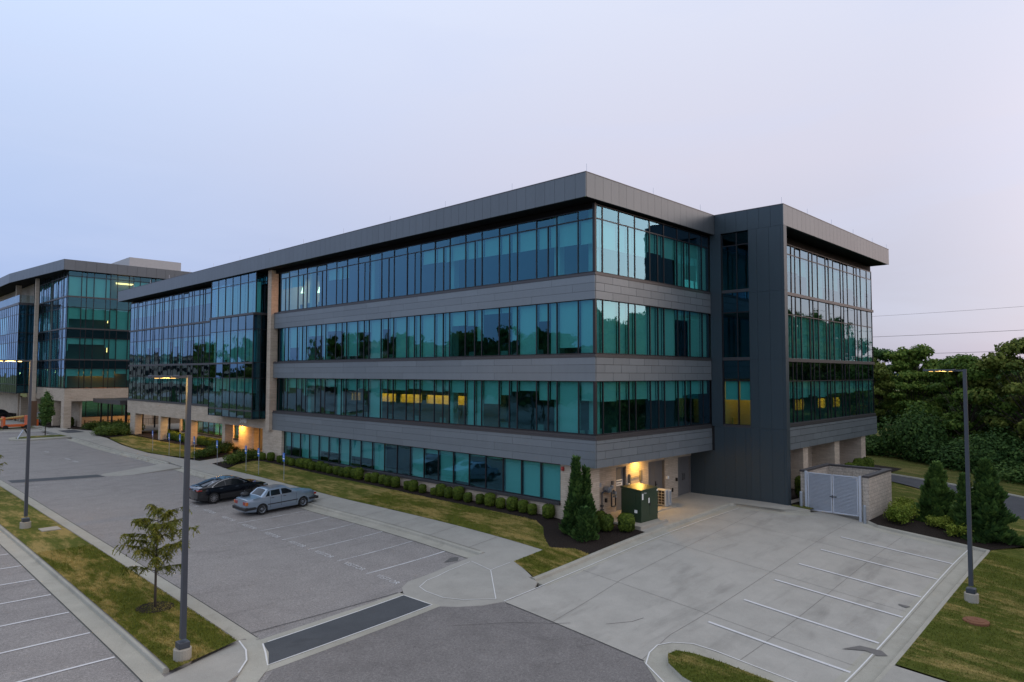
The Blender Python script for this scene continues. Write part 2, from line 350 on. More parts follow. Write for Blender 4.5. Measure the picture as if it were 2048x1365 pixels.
# left lot lines and gutters are laid further down. Sidewalk + ramps
def nose_off(x,y):
    return .010+max(0,min(1,(x+9.2)/2.2))*.14*max(0,min(1,(y+2.62)/.9))
NOSE=[(-6.0,1.86),(-7.0,1.9),(-8.12,1.95),(-9.53,1.85),(-10.53,1.75),(-11.15,1.35),(-11.5,.8),(-11.62,.3),(-11.6,-.7),(-11.35,-1.3),(-10.98,-1.74),(-10.18,-2.3),(-9.27,-2.6),(-7.49,-2.55),(-6.9,-2.2),(-6.9,0),(-6.0,0)]
draped('ramp_apron',NOSE,0,'walk',.6,skirt=.12,offf=nose_off)
draped('sidewalk',[(-6.0,1.0),(-6.9,0.0),(-6.9,-1.75),(-6.8,-1.85),(-5.9,.02),(-4.0,0),(-4.05,13),(-4.25,24),(-4.3,33.5),(-3.9,36.2),(-1.0,38.2),(-1.0,40.2),(-4.0,40.0),(-4.5,44),(-4.9,50),(-4.3,60),(-3.5,68),(-3.5,82),(-3.0,90),(-5.8,90),(-5.9,41.4),(-6.0,40),(-6.0,38)],KB,'walk',1.2,skirt=.3)
draped('portal_walk',[(-1.0,38.2),(3.4,38.2),(3.4,40.2),(-1.0,40.2)],KB+.004,'walk',1.,skirt=.2)
draped('court_walk',[(-3.5,74.3),(20,74.3),(20,86),(-3.2,86),(-3.5,82)],KB+.003,'walk',1.6,skirt=.2)
# kerb + gutter profiles (left of travel = raised side)
def kerb(name,pls,mat='kerbc',side=1):
    m=MB()
    for pl in pls:
        pr=[(.17,-.1),(.17,KB+.006),(.03,KB+.006),(0,KB-.02),(-.02,.02),(-.62,.014),(-.62,-.1)]
        if side<0: pl=pl[::-1]
        ribbon(m,pl,pr,1.0)
    tag(m.build(name,M[mat]),kind='structure')
KV=[(-6.17,38.2),(-6.2,34),(-6.17,1.95)]
kerb('kerb',[[(-6.17,71.5),(-6.17,41.5)],KV])
kerb('kerb',[[(-6.87,-2.05),(10.45,-2.05),(10.72,-2.3),(10.78,-3.7),(11.05,-5.04),(11.6,-5.7),(12.4,-6.0)]][0:1],side=1)
kerb('kerb',[[(12.9,-8.9),(12.45,-9.6),(12.33,-10.7),(12.35,-14.5),(-6.2,-14.5),(-9,-14.5)]],side=1)
MED=[(-18.25,46),(-18.3,20),(-18.35,.6)]
kerb('kerb',[MED[::-1][::-1]],side=-1)
kerb('kerb',[[(-20.85,-.3),(-20.85,46)]],side=-1)
# wide flat gutters beside the left lot
strip('gutter',[[(-21.17,-1),(-21.17,46)]],.55,.018,'kerbc'); strip('gutter',[[(-17.85,46),(-17.85,.3)]],.35,.018,'kerbc')
strip('gutter',[[(-9.2,-13.75),(12.2,-13.75)]],.35,.020,'kerbc')
# median with lawn
draped('lawn',[(-18.45,46),(-18.45,.25),(-20.72,-.55),(-20.72,46)],KB+.01,'grass',1.0)
draped('end_walk',[(-20.8,-.6),(-18.3,.42),(-18.45,-.4),(-18.75,-1.1),(-19.3,-1.8),(-20.3,-2.4),(-20.9,-2.6),(-24,-4.2),(-24,-2.1)],.06,'walk',.7,skirt=.1)
draped('apron',[(-18.25,.6),(-17.7,.2),(-17.95,-.9),(-18.45,-1.9),(-19.1,-2.55),(-19.6,-2.2),(-18.85,-1.2),(-18.4,-.3)],.022,'kerbc',.5)
draped('apron',[(-19.1,-2.55),(-20.2,-3.5),(-21.2,-5.5),(-21.8,-5.5),(-20.7,-3.2),(-19.6,-2.2)],.022,'kerbc',.5)
draped('lawn',[(-20.9,-3.3),(-21.9,-5.5),(-24,-5.5),(-24,-4.3),(-20.9,-2.75)],.15,'grass_green',.8,skirt=.2)
# speed table: dark pad between concrete bands
draped('concrete_band',[(-17.7,.2),(-18.0,-.9),(-18.68,-2.1),(-11.3,-1.3),(-11.6,.9)],.012,'kerbc',.8)
draped('dark_pad',[(-17.78,-.16),(-18.05,-.9),(-18.39,-1.72),(-11.5,-1.0),(-11.66,.56)],.017,'dark_pad',.8)
draped('concrete_band',[(-17.5,42.2),(-17.5,40.0),(-11.6,38.6),(-11.9,41.0)],.012,'asphalt',1)
draped('dark_pad',[(-17.4,41.7),(-17.37,40.17),(-11.6,38.9),(-11.8,40.4)],.017,'dark_pad',1)
draped('ramp_apron',[(-6.2,41.4),(-8.8,41.2),(-11.3,40.5),(-11.75,39.8),(-11.5,39.0),(-10.6,38.4),(-6.2,38.2)],.10,'walk',.8,skirt=.12,offf=lambda x,y:.012+max(0,min(1,(x+9.5)/3))*.13)
# far island with the small tree
draped('far_island',[(-5.8,73.3),(-5.5,77.8),(-9,79),(-11.2,77.5),(-11.6,75.2),(-10.4,73.0)],.14,'kerbc',1,skirt=.2)
draped('lawn',[(-6.0,74.4),(-6.0,77.2),(-9,78.2),(-10.7,76.7),(-10.9,75.3)],.165,'grass_green',1)
draped('far_island',[(-5,92),(-13,90),(-13,93),(-5,95.5)],.14,'kerbc',1,skirt=.2)
draped('lawn',[(-5.6,92.4),(-12.5,90.6),(-12.5,92.4),(-5.6,94.7)],.165,'grass_green',1)
draped('dark_pad',[(-4.8,84.3),(-4.8,79.3),(-2.9,79.1),(-2.9,84.6)],KB+.012,'dark_pad',1)
draped('far_plaza',[(-6.3,86),(-2.5,86),(-3.4,87),(-4.4,100),(-6,140),(-30,140),(-30,88),(-14,90)],.02,'walk',2)
# lawns by the building
draped('lawn',[(-4.0,0.05),(-4.05,13),(-4.25,24),(-4.3,33.8),(-2.7,35.2),(-1.2,35.5),(-.95,34.6),(-1.0,25),(-.9,18),(-.85,9),(-.9,4.6),(-.95,3.2),(-1.5,2.2),(-2.7,1.1),(-3.5,.05),(-2.9,-1.0),(-2.95,-1.88),(-6.65,-1.88),(-6.9,-1.75)][:22]+[(-6.75,-1.88),(-5.95,.03)],KB+.012,'grass',.8)
draped('mulch_bed',[(-3.9,37.6),(-4.25,34.2),(-2.75,35.1),(-1.25,35.4),(-1.0,34.6),(-1.05,25),(-.95,18),(-.9,9),(-.95,4.6),(-1.0,3.2),(-1.55,2.2),(-2.75,1.1),(-3.55,.0),(-2.95,-1.0),(-3.0,-1.88),(1.6,-1.88),(1.6,1.6),(.5,2.0),(.5,36.3),(-.5,36.3),(-.9,38.0)],KB+.018,'mulch',.8)
draped('lawn',[(-3.7,42.0),(-4.6,47),(-4.75,52),(-4.1,60),(-3.6,66),(-3.2,68.0),(-.6,69),(-.3,55),(-.3,45.5)],KB+.012,'grass',1)
draped('mulch_bed',[(-4.0,40.3),(-3.8,41.9),(-.4,45.3),(2.6,46),(2.6,72),(-.25,72),(-.25,45.6),(-.25,40.3)],KB+.008,'mulch',1)
draped('mulch_bed',[(-3.3,68.2),(-3.6,71.6),(-2.6,76.5),(-.5,78.5),(2.0,76),(2.0,71.6),(-.5,71.2),(-.5,69.3)],KB+.02,'mulch',1)
draped('mulch_bed',[(-3.0,86.2),(-1.5,80),(1,80),(4.5,85),(4.5,90),(-2.8,90)],KB+.02,'mulch',1)
draped('mulch_bed',[(-3.2,87.6),(-1.0,87.6),(1,90),(1,108),(-4.2,108),(-4.2,92)],KB+.02,'mulch',1.5)
# service yard slab, transformer pad, gravel, walk along the tower
draped('service_slab',[(1.6,-1.88),(10.4,-1.88),(10.62,-2.2),(10.65,-3.7),(10.9,-5.0),(11.5,-5.6),(12.3,-5.8),(12.3,-4.7),(12.3,1.6),(1.6,1.6)],KB+.004,'walk',.7)
draped('gravel_strip',[(1.62,.5),(1.62,1.55),(4.0,1.55),(3.6,.5)],KB+.02,'stone_chip',.4)
# right side: bed and lawn, road beyond
draped('mulch_bed',[(12.5,-9.55),(13.0,-8.95),(18,-8.95),(18.6,-9.6),(18.4,-12),(17.4,-14),(14.6,-15.6),(12.55,-14.7),(12.5,-12)],KB+.018,'mulch',.8)
draped('lawn',[(12.5,-14.66),(14.6,-15.8),(17.6,-14.2),(18.7,-12),(18.8,-9.5),(17.9,-8.8),(17.9,-5.2),(27.3,-5.2),(25.6,-8.4),(24.0,-11),(22.6,-13.5),(20.5,-17),(17,-22),(12,-30),(3,-45),(-3.6,-45),(-3.5,-14.66)],KB,'grass_green',1.2)
draped('lawn',[(12.7,-4.9),(13.1,-5.2),(13.1,-6.0),(12.3,-6.0),(12.2,-5.0)],KB+.01,'grass_green',.5)
draped('mulch_bed',[(12.7,-4.9),(13.1,-5.2),(17.9,-5.2),(20,-5.2),(34,-5.2),(34,-1.7),(12.7,-1.7)],KB+.01,'mulch',1)
draped('gravel_strip',[(12.7,-4.75),(12.7,-4.3),(20,-4.3),(20,-4.75)],KB+.03,'stone_chip',.5)
draped('lawn',[(33.2,-1.7),(33.2,-5.2),(27.5,-5.2),(29.3,-5.0),(29.6,-4),(31,-1.7)],KB,'grass_far',1)
draped('back_road',[(28.6,-3.5),(26.9,-7.5),(25.0,-10.3),(23.4,-13),(21.2,-16.5),(17.8,-21.5),(13,-29),(4,-44),(16,-48),(22,-32),(26,-24),(29.4,-17),(30.4,-12.5),(30.3,-9),(30.4,-3.5)],.06,'asphalt_road',1)
kerb('kerb',[[(16.2,-48),(22,-32),(26,-24),(29.4,-17),(30.4,-12.5),(30.3,-9),(30.4,-3.5)]],side=-1)
strip('road_marking',[[(26.6,-17.5),(27.3,-16),(27.9,-14.4)],[(25.0,-17.5),(25.8,-16),(26.4,-14.7)]],.13,.075,'paint_worn')
draped('lawn',[(30.5,-3.2),(30.55,-12.5),(29.5,-17.1),(26.1,-24.1),(22.2,-32),(16.4,-48),(60,-48),(60,20),(33.3,20),(33.3,-1.6)],.12,'grass_far',2)
draped('walk_slab',[(-3.65,-14.66),(-3.6,-20),(-9,-20),(-9,-14.66)],KB+.008,'walk',1,skirt=.2)
# grass island at the bottom of the concrete lot
ISL=[(-9.55,-30),(-9.5,-12),(-9.35,-10.6),(-8.95,-9.8),(-8.4,-9.45),(-8.0,-9.6),(-7.8,-10.2),(-7.72,-11),(-7.7,-14.66),(-7.7,-30)]
ISL=[(-9.95,-14.66),(-9.95,-12),(-9.6,-10.5),(-9.15,-9.75),(-8.6,-9.4),(-8.15,-9.45),(-7.9,-9.95),(-7.75,-10.8),(-7.72,-12.3),(-7.72,-14.66)]
draped('kerb_island',[(-10.75,-14.66),(-10.7,-12),(-10.3,-10.1),(-9.4,-9.0),(-8.7,-8.75),(-8.0,-8.6),(-7.45,-8.85),(-7.05,-9.35),(-6.95,-10.2),(-6.9,-14.66)],.016,'kerbc',.6,skirt=.05)
kerb('kerb',[ISL[::-1]],side=1)
draped('lawn',ISL,KB+.012,'grass_green',.6)
# ------------------------------------------------------------------ markings and joints
ls=[]
for k in range(-1,8): ls.append([(-21.5,1.8+2.57*k),(-26.7,1.8+2.57*k)])
strip('parking_line',ls,.11,.012,'paint_line',.5)
strip('parking_line',[[(-6.6,3.81),(-11.2,3.8)]],.10,.012,'paint_worn',.5)
strip('parking_line',[[(-6.6,1.2+2.6*k+2.45),(-11.1,1.2+2.6*k+2.45)] for k in range(1,6)],.09,.012,'paint_faint',.5)
S_=[8.85,6.08,3.42,.82,-2.08,-4.97]
strip('parking_line',[[(x,-8.88),(x+.08,-13.75)] for x in S_],.14,.026,'paint_line',.5)
wl=[[(-9.28,-2.6),(-7.49,-2.55),(-6.29,-2.5),(-3.38,-2.5),(1.41,-2.5),(5.92,-2.52),(10.2,-2.75)],[(12.24,-13.78),(9,-13.78),(0,-13.84),(-5.9,-13.86)],
    [(-10.6,-12.7),(-10.3,-10.5),(-9.5,-9.15),(-8.74,-8.79),(-8.05,-8.66),(-7.5,-8.86),(-7.0,-9.4),(-6.89,-10.18),(-6.89,-14)]]
strip('joint_sealant',wl,.045,.030,'white_paint',.5)
m=MB()
for pl in ([(-9.3,-2.6),(-9.6,1.43),(-9.57,1.67),(-9.37,2.0)],): pass
def nstrip(pls,w):
    m=MB()
    for pl in pls:
        pts=resample(pl,.4); n=len(pts); vs=[]
        for i,(x,y) in enumerate(pts):
            a=pts[max(0,i-1)]; b=pts[min(n-1,i+1)]; dx,dy=b[0]-a[0],b[1]-a[1]; L=math.hypot(dx,dy) or 1; z=T(x,y)+nose_off(x,y)+.012
            for s in (-w/2,w/2): vs.append((x-dy/L*s,y+dx/L*s,z))
        m.add(vs,[(2*i+1,2*i,2*i+2,2*i+3) for i in range(n-1)])
    tag(m.build('joint_sealant',M['white_paint']),kind='structure')
nstrip([[(-7.4,.05),(-6.2,.05)],[(-7.2,1.5),(-7.4,.05),(-9.3,-2.2)],[(-8.6,1.5),(-9.9,1.3),(-10.6,.9),(-10.75,.3),(-10.7,-.7),(-10.3,-1.4),(-9.3,-2.2)],[(-7.3,1.5),(-8.6,1.5)]],.035)
strip('joint_sealant',[[(-6.12,13),(-6.05,2.2)],[(-6.05,60),(-6.05,41.6)],[(-17.78,-.16),(-18.05,-.9),(-18.39,-1.72),(-11.5,-1.0),(-11.66,.56),(-17.78,-.16)]],.045,.16,'white_paint',1) if 0 else strip('joint_sealant',[[(-17.78,-.16),(-18.05,-.9),(-18.39,-1.72),(-11.5,-1.0),(-11.66,.56),(-17.6,-.13)]],.05,.024,'white_paint',.5)
strip('joint_sealant',[[(-18.3,.42),(-18.45,-.4),(-18.75,-1.1),(-19.3,-1.75)]],.05,.075,'white_paint',.4)
strip('control_joint',[[(-9.3,-5.1),(-4.1,-4.4),(12,-3.9)],[(-7.0,-8.5),(12.3,-8.25)],[(-6.88,-11),(12.3,-10.95)],[(-4.4,-2.6),(-4.3,-13.7)],[(1.55,-2.6),(1.55,-13.7)],[(7.1,-2.6),(7.1,-13.7)],[(-9.3,-8.9),(-7.0,-8.5)]],.014,.015,'joint',.8)
strip('control_joint',[[(-6.0,3+3*k),(-4.1,3+3*k)] for k in range(0,22)],.02,KB+.012,'joint',.6)
strip('edge_joint',[[(-6.79,38),(-6.79,2)],[(-17.69,46),(-17.69,.4)],[(-21.45,-1),(-21.45,46)],[(-9.36,-9.0),(-9.3,-2.7)],[(-17.7,.9),(-11.62,.95)]],.035,.022,'gasket',.8)
strip('edge_joint',[[(-6.01,38),(-6.01,2.2)],[(-18.43,40),(-18.43,.6)],[(-20.74,-.3),(-20.74,40)]],.03,.172,'joint',.8)
strip('kerb_joint',[[(-6.8,3.0+3*k),(-5.98,3.0+3*k)] for k in range(12)],.02,.162,'gasket',.9) if 0 else None
# puddles / tyre marks that lie on the slab
def blob(name,pts,off,mat): draped(name,pts,off,mat,.4)
blob('oil_stain',[(-3.4,-13.0),(-2.7,-13.35),(-2.55,-14.0),(-2.8,-14.25),(-3.05,-14.0),(-2.95,-13.6),(-3.2,-13.25)],.033,'stain_wet')
blob('oil_stain',[(1.9,-13.6),(2.0,-13.3),(2.1,-13.3),(2.15,-13.7)],.033,'stain_wet')
blob('oil_stain',[(-7.9,2.6),(-7.2,2.9),(-6.9,2.7),(-7.3,2.3)],.010,'stain_wet')
strip('crack',[[(-12.2,-3.0),(-10.4,-4.2),(-9.3,-5.3),(-8.9,-5.6)],[(-8.0,-6.5),(-7.1,-7.0),(-6.5,-7.1)],[(-9.6,-7.2),(-10.1,-7.0),(-10.3,-7.3)]],.035,.012,'joint',.3)
# stencilled words
def text(name,s,size,mat,ext=.0,kind=None,parent=None):
    c=bpy.data.curves.new(name,'FONT'); c.body=s; c.offset=.03 if s=='5440' else 0; c.size=size; c.extrude=ext; c.align_x='CENTER'; c.align_y='CENTER'; c.resolution_u=2
    t=bpy.data.objects.new(name,c); COL.objects.link(t); bpy.context.view_layer.update()
    me=bpy.data.meshes.new_from_object(t.evaluated_get(bpy.context.evaluated_depsgraph_get())); bpy.data.objects.remove(t); bpy.data.curves.remove(c)
    me.materials.clear(); me.materials.append(M[mat]); me.name=name
    o=bpy.data.objects.new(name,me); COL.objects.link(o); o.parent=parent
    if kind: o['kind']=kind
    return o
def basis(o,ex,ey,loc):
    ex=Vector(ex).normalized(); ey=Vector(ey).normalized(); ez=ex.cross(ey)
    o.matrix_basis=Matrix(((ex.x,ey.x,ez.x,loc[0]),(ex.y,ey.y,ez.y,loc[1]),(ex.z,ey.z,ez.z,loc[2]),(0,0,0,1)))
vt=text('visitor_stencil','VISITOR',.42,'paint_worn',kind='structure')
for i,y in enumerate([2.55,5.04,7.62,10.15,12.75,15.42,18.1,20.7,23.2]+[50,52.6,60.5]):
    o=vt if i==0 else vt.copy()
    if i: COL.objects.link(o)
    x=-11.0; e=.4
    basis(o,(0,-1,-(T(x,y+e)-T(x,y-e))/(2*e)),(1,0,(T(x+e,y)-T(x-e,y))/(2*e)),(x,y,T(x,y)+.018))
# small ground fixtures
cv=MB().box(-.42,.42,-.42,.42,-.1,.06).build('utility_cover',M['padc'],bevel=.015); place(cv,(-19.12,20.9,T(-19.12,20.9)+KB)); tag(cv,'pale square concrete utility cover lying in the median grass','utility cover')
mh=MB().lathe((0,0,0),[(.42,-.05),(.42,.05),(.38,.07),(.30,.065),(.29,.085),(.06,.09),(.05,.07)],24).build('manhole_cover',M['cast']); place(mh,(2.14,-15.86,T(2.14,-15.86)+KB)); tag(mh,'rusty brown round manhole cover in the dry grass right of the lot','manhole cover')
for i,(x,y) in enumerate([(-6.62,52.9),(-6.62,48.35),(-6.62,45.6),(-6.62,42.3),(-6.62,33.15)]):
    w=MB(); w.add([(-.09,-.85,0),(.09,-.85,0),(.09,.85,0),(-.09,.85,0),(-.055,-.80,.12),(.055,-.80,.12),(.055,.80,.12),(-.055,.80,.12)],[(0,3,2,1),(4,5,6,7),(0,1,5,4),(1,2,6,5),(2,3,7,6),(3,0,4,7)])
    o=w.build('wheel_stop',M['kerbc'],bevel=.012); o.location=(x,y,T(x,y)+.015)
    tag(o,['farthest pale concrete wheel stop at the sidewalk kerb','second farthest pale concrete wheel stop at the sidewalk kerb','third pale concrete wheel stop, near the flush ramp','pale concrete wheel stop right beside the flush ramp','lone pale concrete wheel stop just behind the black sedan'][i],'wheel stop','concrete wheel stops along the kerb')
# ------------------------------------------------------------------ facade kit
def lb(m,ax,c,a0,a1,d0,d1,z0,z1):
    if ax=='x': m.box(c+d0,c+d1,a0,a1,z0,z1)
    else: m.box(a0,a1,c+d0,c+d1,z0,z1)
def pt(ax,c,a,d,z): return (c+d,a,z) if ax=='x' else (a,c+d,z)
def panes(ax,c,edges,zs,par,mat='glass_teal',name='glass',d=0,tilt=.010):
    rr=random.Random(int(abs(c)*100+len(edges))); o=None
    for z0,z1 in zs:
        m=MB()
        for a0,a1 in zip(edges,edges[1:]):
            q=[rr.uniform(-tilt,tilt) for _ in range(4)]
            P=[pt(ax,c,a0,d+q[0],z0),pt(ax,c,a1,d+q[1],z0),pt(ax,c,a1,d+q[2],z1),pt(ax,c,a0,d+q[0]+q[2]-q[1],z1)]
            m.quad(*(P[::-1] if ax=='x' else P))
        o=m.build(name,M[mat],par)
    return o
def frames(m,ax,c,edges,z0,z1,trans,hw=.030,d0=-.035,d1=.055,extra=()):
    for a in edges: lb(m,ax,c,a-hw,a+hw,d0,d1,z0,z1)
    for z in trans: lb(m,ax,c,edges[0]+hw,edges[-1]-hw,d0+.006,d1-.006,z-hw,z+hw)
    for (a,za,zb) in extra: lb(m,ax,c,a-hw,a+hw,d0+.003,d1-.003,za+hw,zb-hw)
def blinds(ax,c,edges,drops,ztop,zbot,par,d=.17,mat='blind'):
    i=0; n=min(len(edges)-1,len(drops))
    while i<n:
        j=i
        while j+1<n and abs(drops[j+1]-drops[i])<.005 and j-i<2: j+=1
        if drops[i]>.02:
            m=MB()
            for k in range(i,j+1):
                lb(m,ax,c,edges[k]+.05,edges[k+1]-.05,d,d+.012,ztop-(ztop-zbot)*drops[i],ztop); lb(m,ax,c,edges[k]+.05,edges[k+1]-.05,d-.01,d+.022,ztop-(ztop-zbot)*drops[i]-.03,ztop-(ztop-zbot)*drops[i])
            m.build('roller_blind',M[mat],par)
        i=j+1
def panels(m,ax,c,a0,a1,z0,z1,rows,w,stag=.5,th=.05,gap=.020,end0=0,seed=1,long=False):
    """coursed metal cladding with open joints"""
    rr=random.Random(seed); h=(z1-z0)/rows if isinstance(rows,int) else None
    zs=[z0+h*i for i in range(rows+1)] if h else rows
    for r in range(len(zs)-1):
        a=a0-((r%2)*stag*w); first=True
        while a<a1-.01:
            L=w*(rr.choice((1,1,1.5,2)) if long else 1)
            b=min(a+L,a1); s=max(a,a0)
            if b-s>.05: lb(m,ax,c,s+(gap/2 if s>a0 else end0),b-(gap/2 if b<a1 else 0),-th,0,zs[r]+gap/2,zs[r+1]-gap/2)
            a=a+L
def slabs(par,x0,x1,y0,y1,zl,name='floor_slab'):
    for z0,z1 in zl: MB().box(x0,x1,y0,y1,z0,z1).build(name,M['slab'],par)
def lamp(name,loc,size,en,col,par=None,rot=(0,0,0),sy=None,shape='RECTANGLE',spot=None):
    l=bpy.data.lights.new(name,'AREA' if not spot else 'SPOT'); l.energy=en; l.color=col
    if spot: l.spot_size=spot; l.spot_blend=.8; l.shadow_soft_size=size
    else: l.shape='RECTANGLE'; l.size=size; l.size_y=sy or size
    o=bpy.data.objects.new(name,l); COL.objects.link(o); o.location=loc; o.rotation_euler=rot; o.parent=par; return o
LEV=[(3.457,4.876),(7.907,9.149),(12.164,13.416)]  # spandrel bands
SILL=[5.149,9.348,13.6]
# ================================================================== main office building
B=empty('office_building',(0,0,.5),0,'four storey dark metal and teal glass office building, number 5440 over its lit entry','office building')
def ob(m,name,mat,par=B,**k):
    o=m.build(name,mat,par,**k)
    return o
Bz=empty('x'); bpy.data.objects.remove(Bz)
B.location=(0,0,0)
GX=.06; GY=.06
# module lines, from the corner going away
LY=[.06]+[1.14+1.482*k for k in range(23)]
LYf=[]
for i,a in enumerate(LY):
    LYf.append(a)
    if i>=2 and i%2==0 and i<len(LY)-1: LYf.append(a+.63)
LSUB=[a+.63 for i,a in enumerate(LY) if i>=2 and i%2==0 and i<len(LY)-1]
RX=[.06,.73,2.2,3.73,5.22,6.72,8.24,9.70,11.23,12.10]; RSUB=[3.08,6.06,9.05]
RXf=sorted(RX+RSUB)
rr=random.Random(3)
def drops(n,spec,tail,seed):
    q=random.Random(seed); d=list(spec)
    while len(d)<n: d.append(q.choice(tail))
    return d[:n]
D4=[.44,.42,.40,.40,.38,.37,.37,.36,.35,.35,.33,.33,.31,.30,0,0,0,0,0,0,0,0,.0,.30,.30,.28,0,.0,.0,.0,.3,.30,.30,.3,.3]
D3=[1,.87,1,.33,1,.68,.10,.10,.66,.32,.30,1,1,.98,1,1,1,.45,.25,1,.3,.28,.9,.9,.2,.2,1,.3,.3,1,1,.6,1,1]
D2=[.36,1,.36,.38,.20,.22,.30,.5,1,1,.28,.25,.28,.25,.22,.22,.26,.26,.24,1,.3,.25,.3,.25,1,.22,.22,.2,.2,.5,.3,.28,.4]
RD4=[.5,.5,.5,.5,.5,.38,.38,.42,1,1,1,1]; RD3=[1,1,1,1,1,1,1,1,.2,.2,1,1]; RD2=[.38,.38,.36,.36,.36,.40,.40,.42,.38,.32,.30,.30]
for lv in range(3):
    z0=SILL[lv]; z1=[LEV[1][0],LEV[2][0],16.93][lv]
    w=empty('x'); bpy.data.objects.remove(w)
    m=MB(); tr=[16.42] if lv==2 else []
    ed=LY if lv==2 else LYf
    frames(m,'x',GX,ed,z0-.02,z1+.02,[z0,z1]+tr,extra=[(a,z0,16.42) for a in LSUB] if lv==2 else [])
    f=ob(m,'ribbon_window',M['frame'])
    if lv==2: panes('x',GX,LY,[(16.42,z1)],f); panes('x',GX,LYf,[(z0,16.42)],f)
    else: panes('x',GX,LYf,[(z0,z1)],f)
    blinds('x',GX,LYf,[D2,D3,D4][lv],[z1,z1,16.40][lv],z0,f)
    z1=[LEV[1][0],LEV[2][0],17.15][lv]
    m=MB(); ed=RX if lv==2 else RXf
    frames(m,'y',GY,ed,z0-.02,z1+.02,[z0,z1]+([16.42] if lv==2 else []),extra=[(a,z0,16.42) for a in RSUB] if lv==2 else [])
    f=ob(m,'ribbon_window',M['frame'])
    if lv==2: panes('y',GY,RX,[(16.42,z1)],f); panes('y',GY,RXf,[(z0,16.42)],f)
    else: panes('y',GY,RXf,[(z0,z1)],f)
    blinds('y',GY,RXf,[RD2,RD3,RD4][lv],[z1,z1,16.40][lv],z0,f)
# spandrel bands, one wrapping course set per level
for lv,(z0,z1) in enumerate(LEV):
    m=MB(); rows=[z0,z0+.43,z0+.86,z1] if lv else [z0,z0+.42,z0+.84,z0+1.22,z1]
    panels(m,'x',-.02,-.05,34.62,z0,z1,rows,2.95,long=True,seed=lv+3,gap=.012)
    panels(m,'y',-.02,0,12.12,z0,z1,rows,1.475,seed=lv)
    o=ob(m,'metal_band',M['zinc'])
    m=MB().box(-.02,.3,-.02,34.6,z0+.02,z1-.003).box(.3,12.1,-.02,.3,z0+.02,z1-.003); m.build('backing',M['backing'],o)
    m=MB().box(-.10,.12,-.10,34.6,z1+.003,z1+.09).box(.12,12.1,-.10,.12,z1+.003,z1+.09).box(-.05,.14,-.05,34.6,z1+.094,SILL[lv]-.04).box(.14,12.1,-.05,.14,z1+.094,SILL[lv]-.04); m.build('sill_ledge',M['ledge'],o)
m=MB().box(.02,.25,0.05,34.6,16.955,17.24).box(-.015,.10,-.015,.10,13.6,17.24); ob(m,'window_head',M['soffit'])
# corner mullion covers
m=MB()
for lv in range(3): m.box(-.02,.13,-.02,.13,SILL[lv],[LEV[1][0],LEV[2][0],17.2][lv])
ob(m,'corner_mullion',M['frame'])
# fascia
ZF,ZT=17.245,18.528
def fasc(ax,c,a0,a1,par,w=.69,rev=False,z0=ZF,z1=ZT):
    m=MB(); L=a1-a0; n=int(round(L/w)); ww=L/n
    for i in range(n): lb(m,ax,c,a0+i*ww+.006,a0+(i+1)*ww-.006,0,.05,z0,z1-.05)
    return m
o=ob(fasc('x',-1.19,-.36,73.5,B),'roof_fascia',M['fascia']); ob(fasc('y',-.365,-1.135,12.17,B),'roof_fascia',M['fascia'])
ob(fasc('x',12.17,-4.79,-.37,B),'roof_fascia',M['tower_panel']); ob(fasc('y',-4.84,12.175,33.1,B),'roof_fascia',M['fascia'])
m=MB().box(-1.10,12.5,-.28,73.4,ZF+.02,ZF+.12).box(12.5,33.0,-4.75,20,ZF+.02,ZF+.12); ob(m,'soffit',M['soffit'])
m=MB().box(-1.1,12.6,-.28,73.4,ZT-.5,ZT-.3).box(12.6,33.0,-4.75,20,ZT-.5,ZT-.3); ob(m,'roof_deck',M['roof'])
m=MB(); m.box(-1.20,-.95,-.37,73.5,ZT-.05,ZT).box(-.95,12.43,-.375,-.12,ZT-.05,ZT).box(12.16,12.43,-4.6,-.376,ZT-.05,ZT).box(12.16,33.1,-4.85,-4.6,ZT-.05,ZT).box(32.85,33.1,-4.6,20,ZT-.05,ZT); ob(m,'parapet_cap',M['ledge'])
m=MB().box(-1.13,-1.0,-.3,73.4,ZF+.01,ZT-.06).box(-1.0,12.25,-.31,-.2,ZF+.01,ZT-.06).box(12.24,12.4,-4.7,-.31,ZF+.01,ZT-.06).box(12.4,33.04,-4.78,-4.6,ZF+.01,ZT-.06).box(32.9,33.05,-4.6,20,ZF,ZT-.06).box(-1.1,12,73.3,73.5,ZF,ZT-.06); ob(m,'fascia_backing',M['backing'])
for y in [-.3,4.96,10.71,16.46,22.2,28,33.7,39.4,45.2,51,56.7,62.5,68.2]: ob(MB().tube((-1.05,y,ZT-.1),(-1.05,y,ZT+.42),.012,5),'lightning_rod',M['chrome'])
for x in [5.2,10.6]: ob(MB().tube((x,-.25,ZT-.1),(x,-.25,ZT+.42),.012,5),'lightning_rod',M['chrome'])
for x in [12.3,16.3,20.6,25.0,29.4,33.0]: ob(MB().tube((x,-4.7,ZT-.1),(x,-4.7,ZT+.42),.012,5),'lightning_rod',M['chrome'])
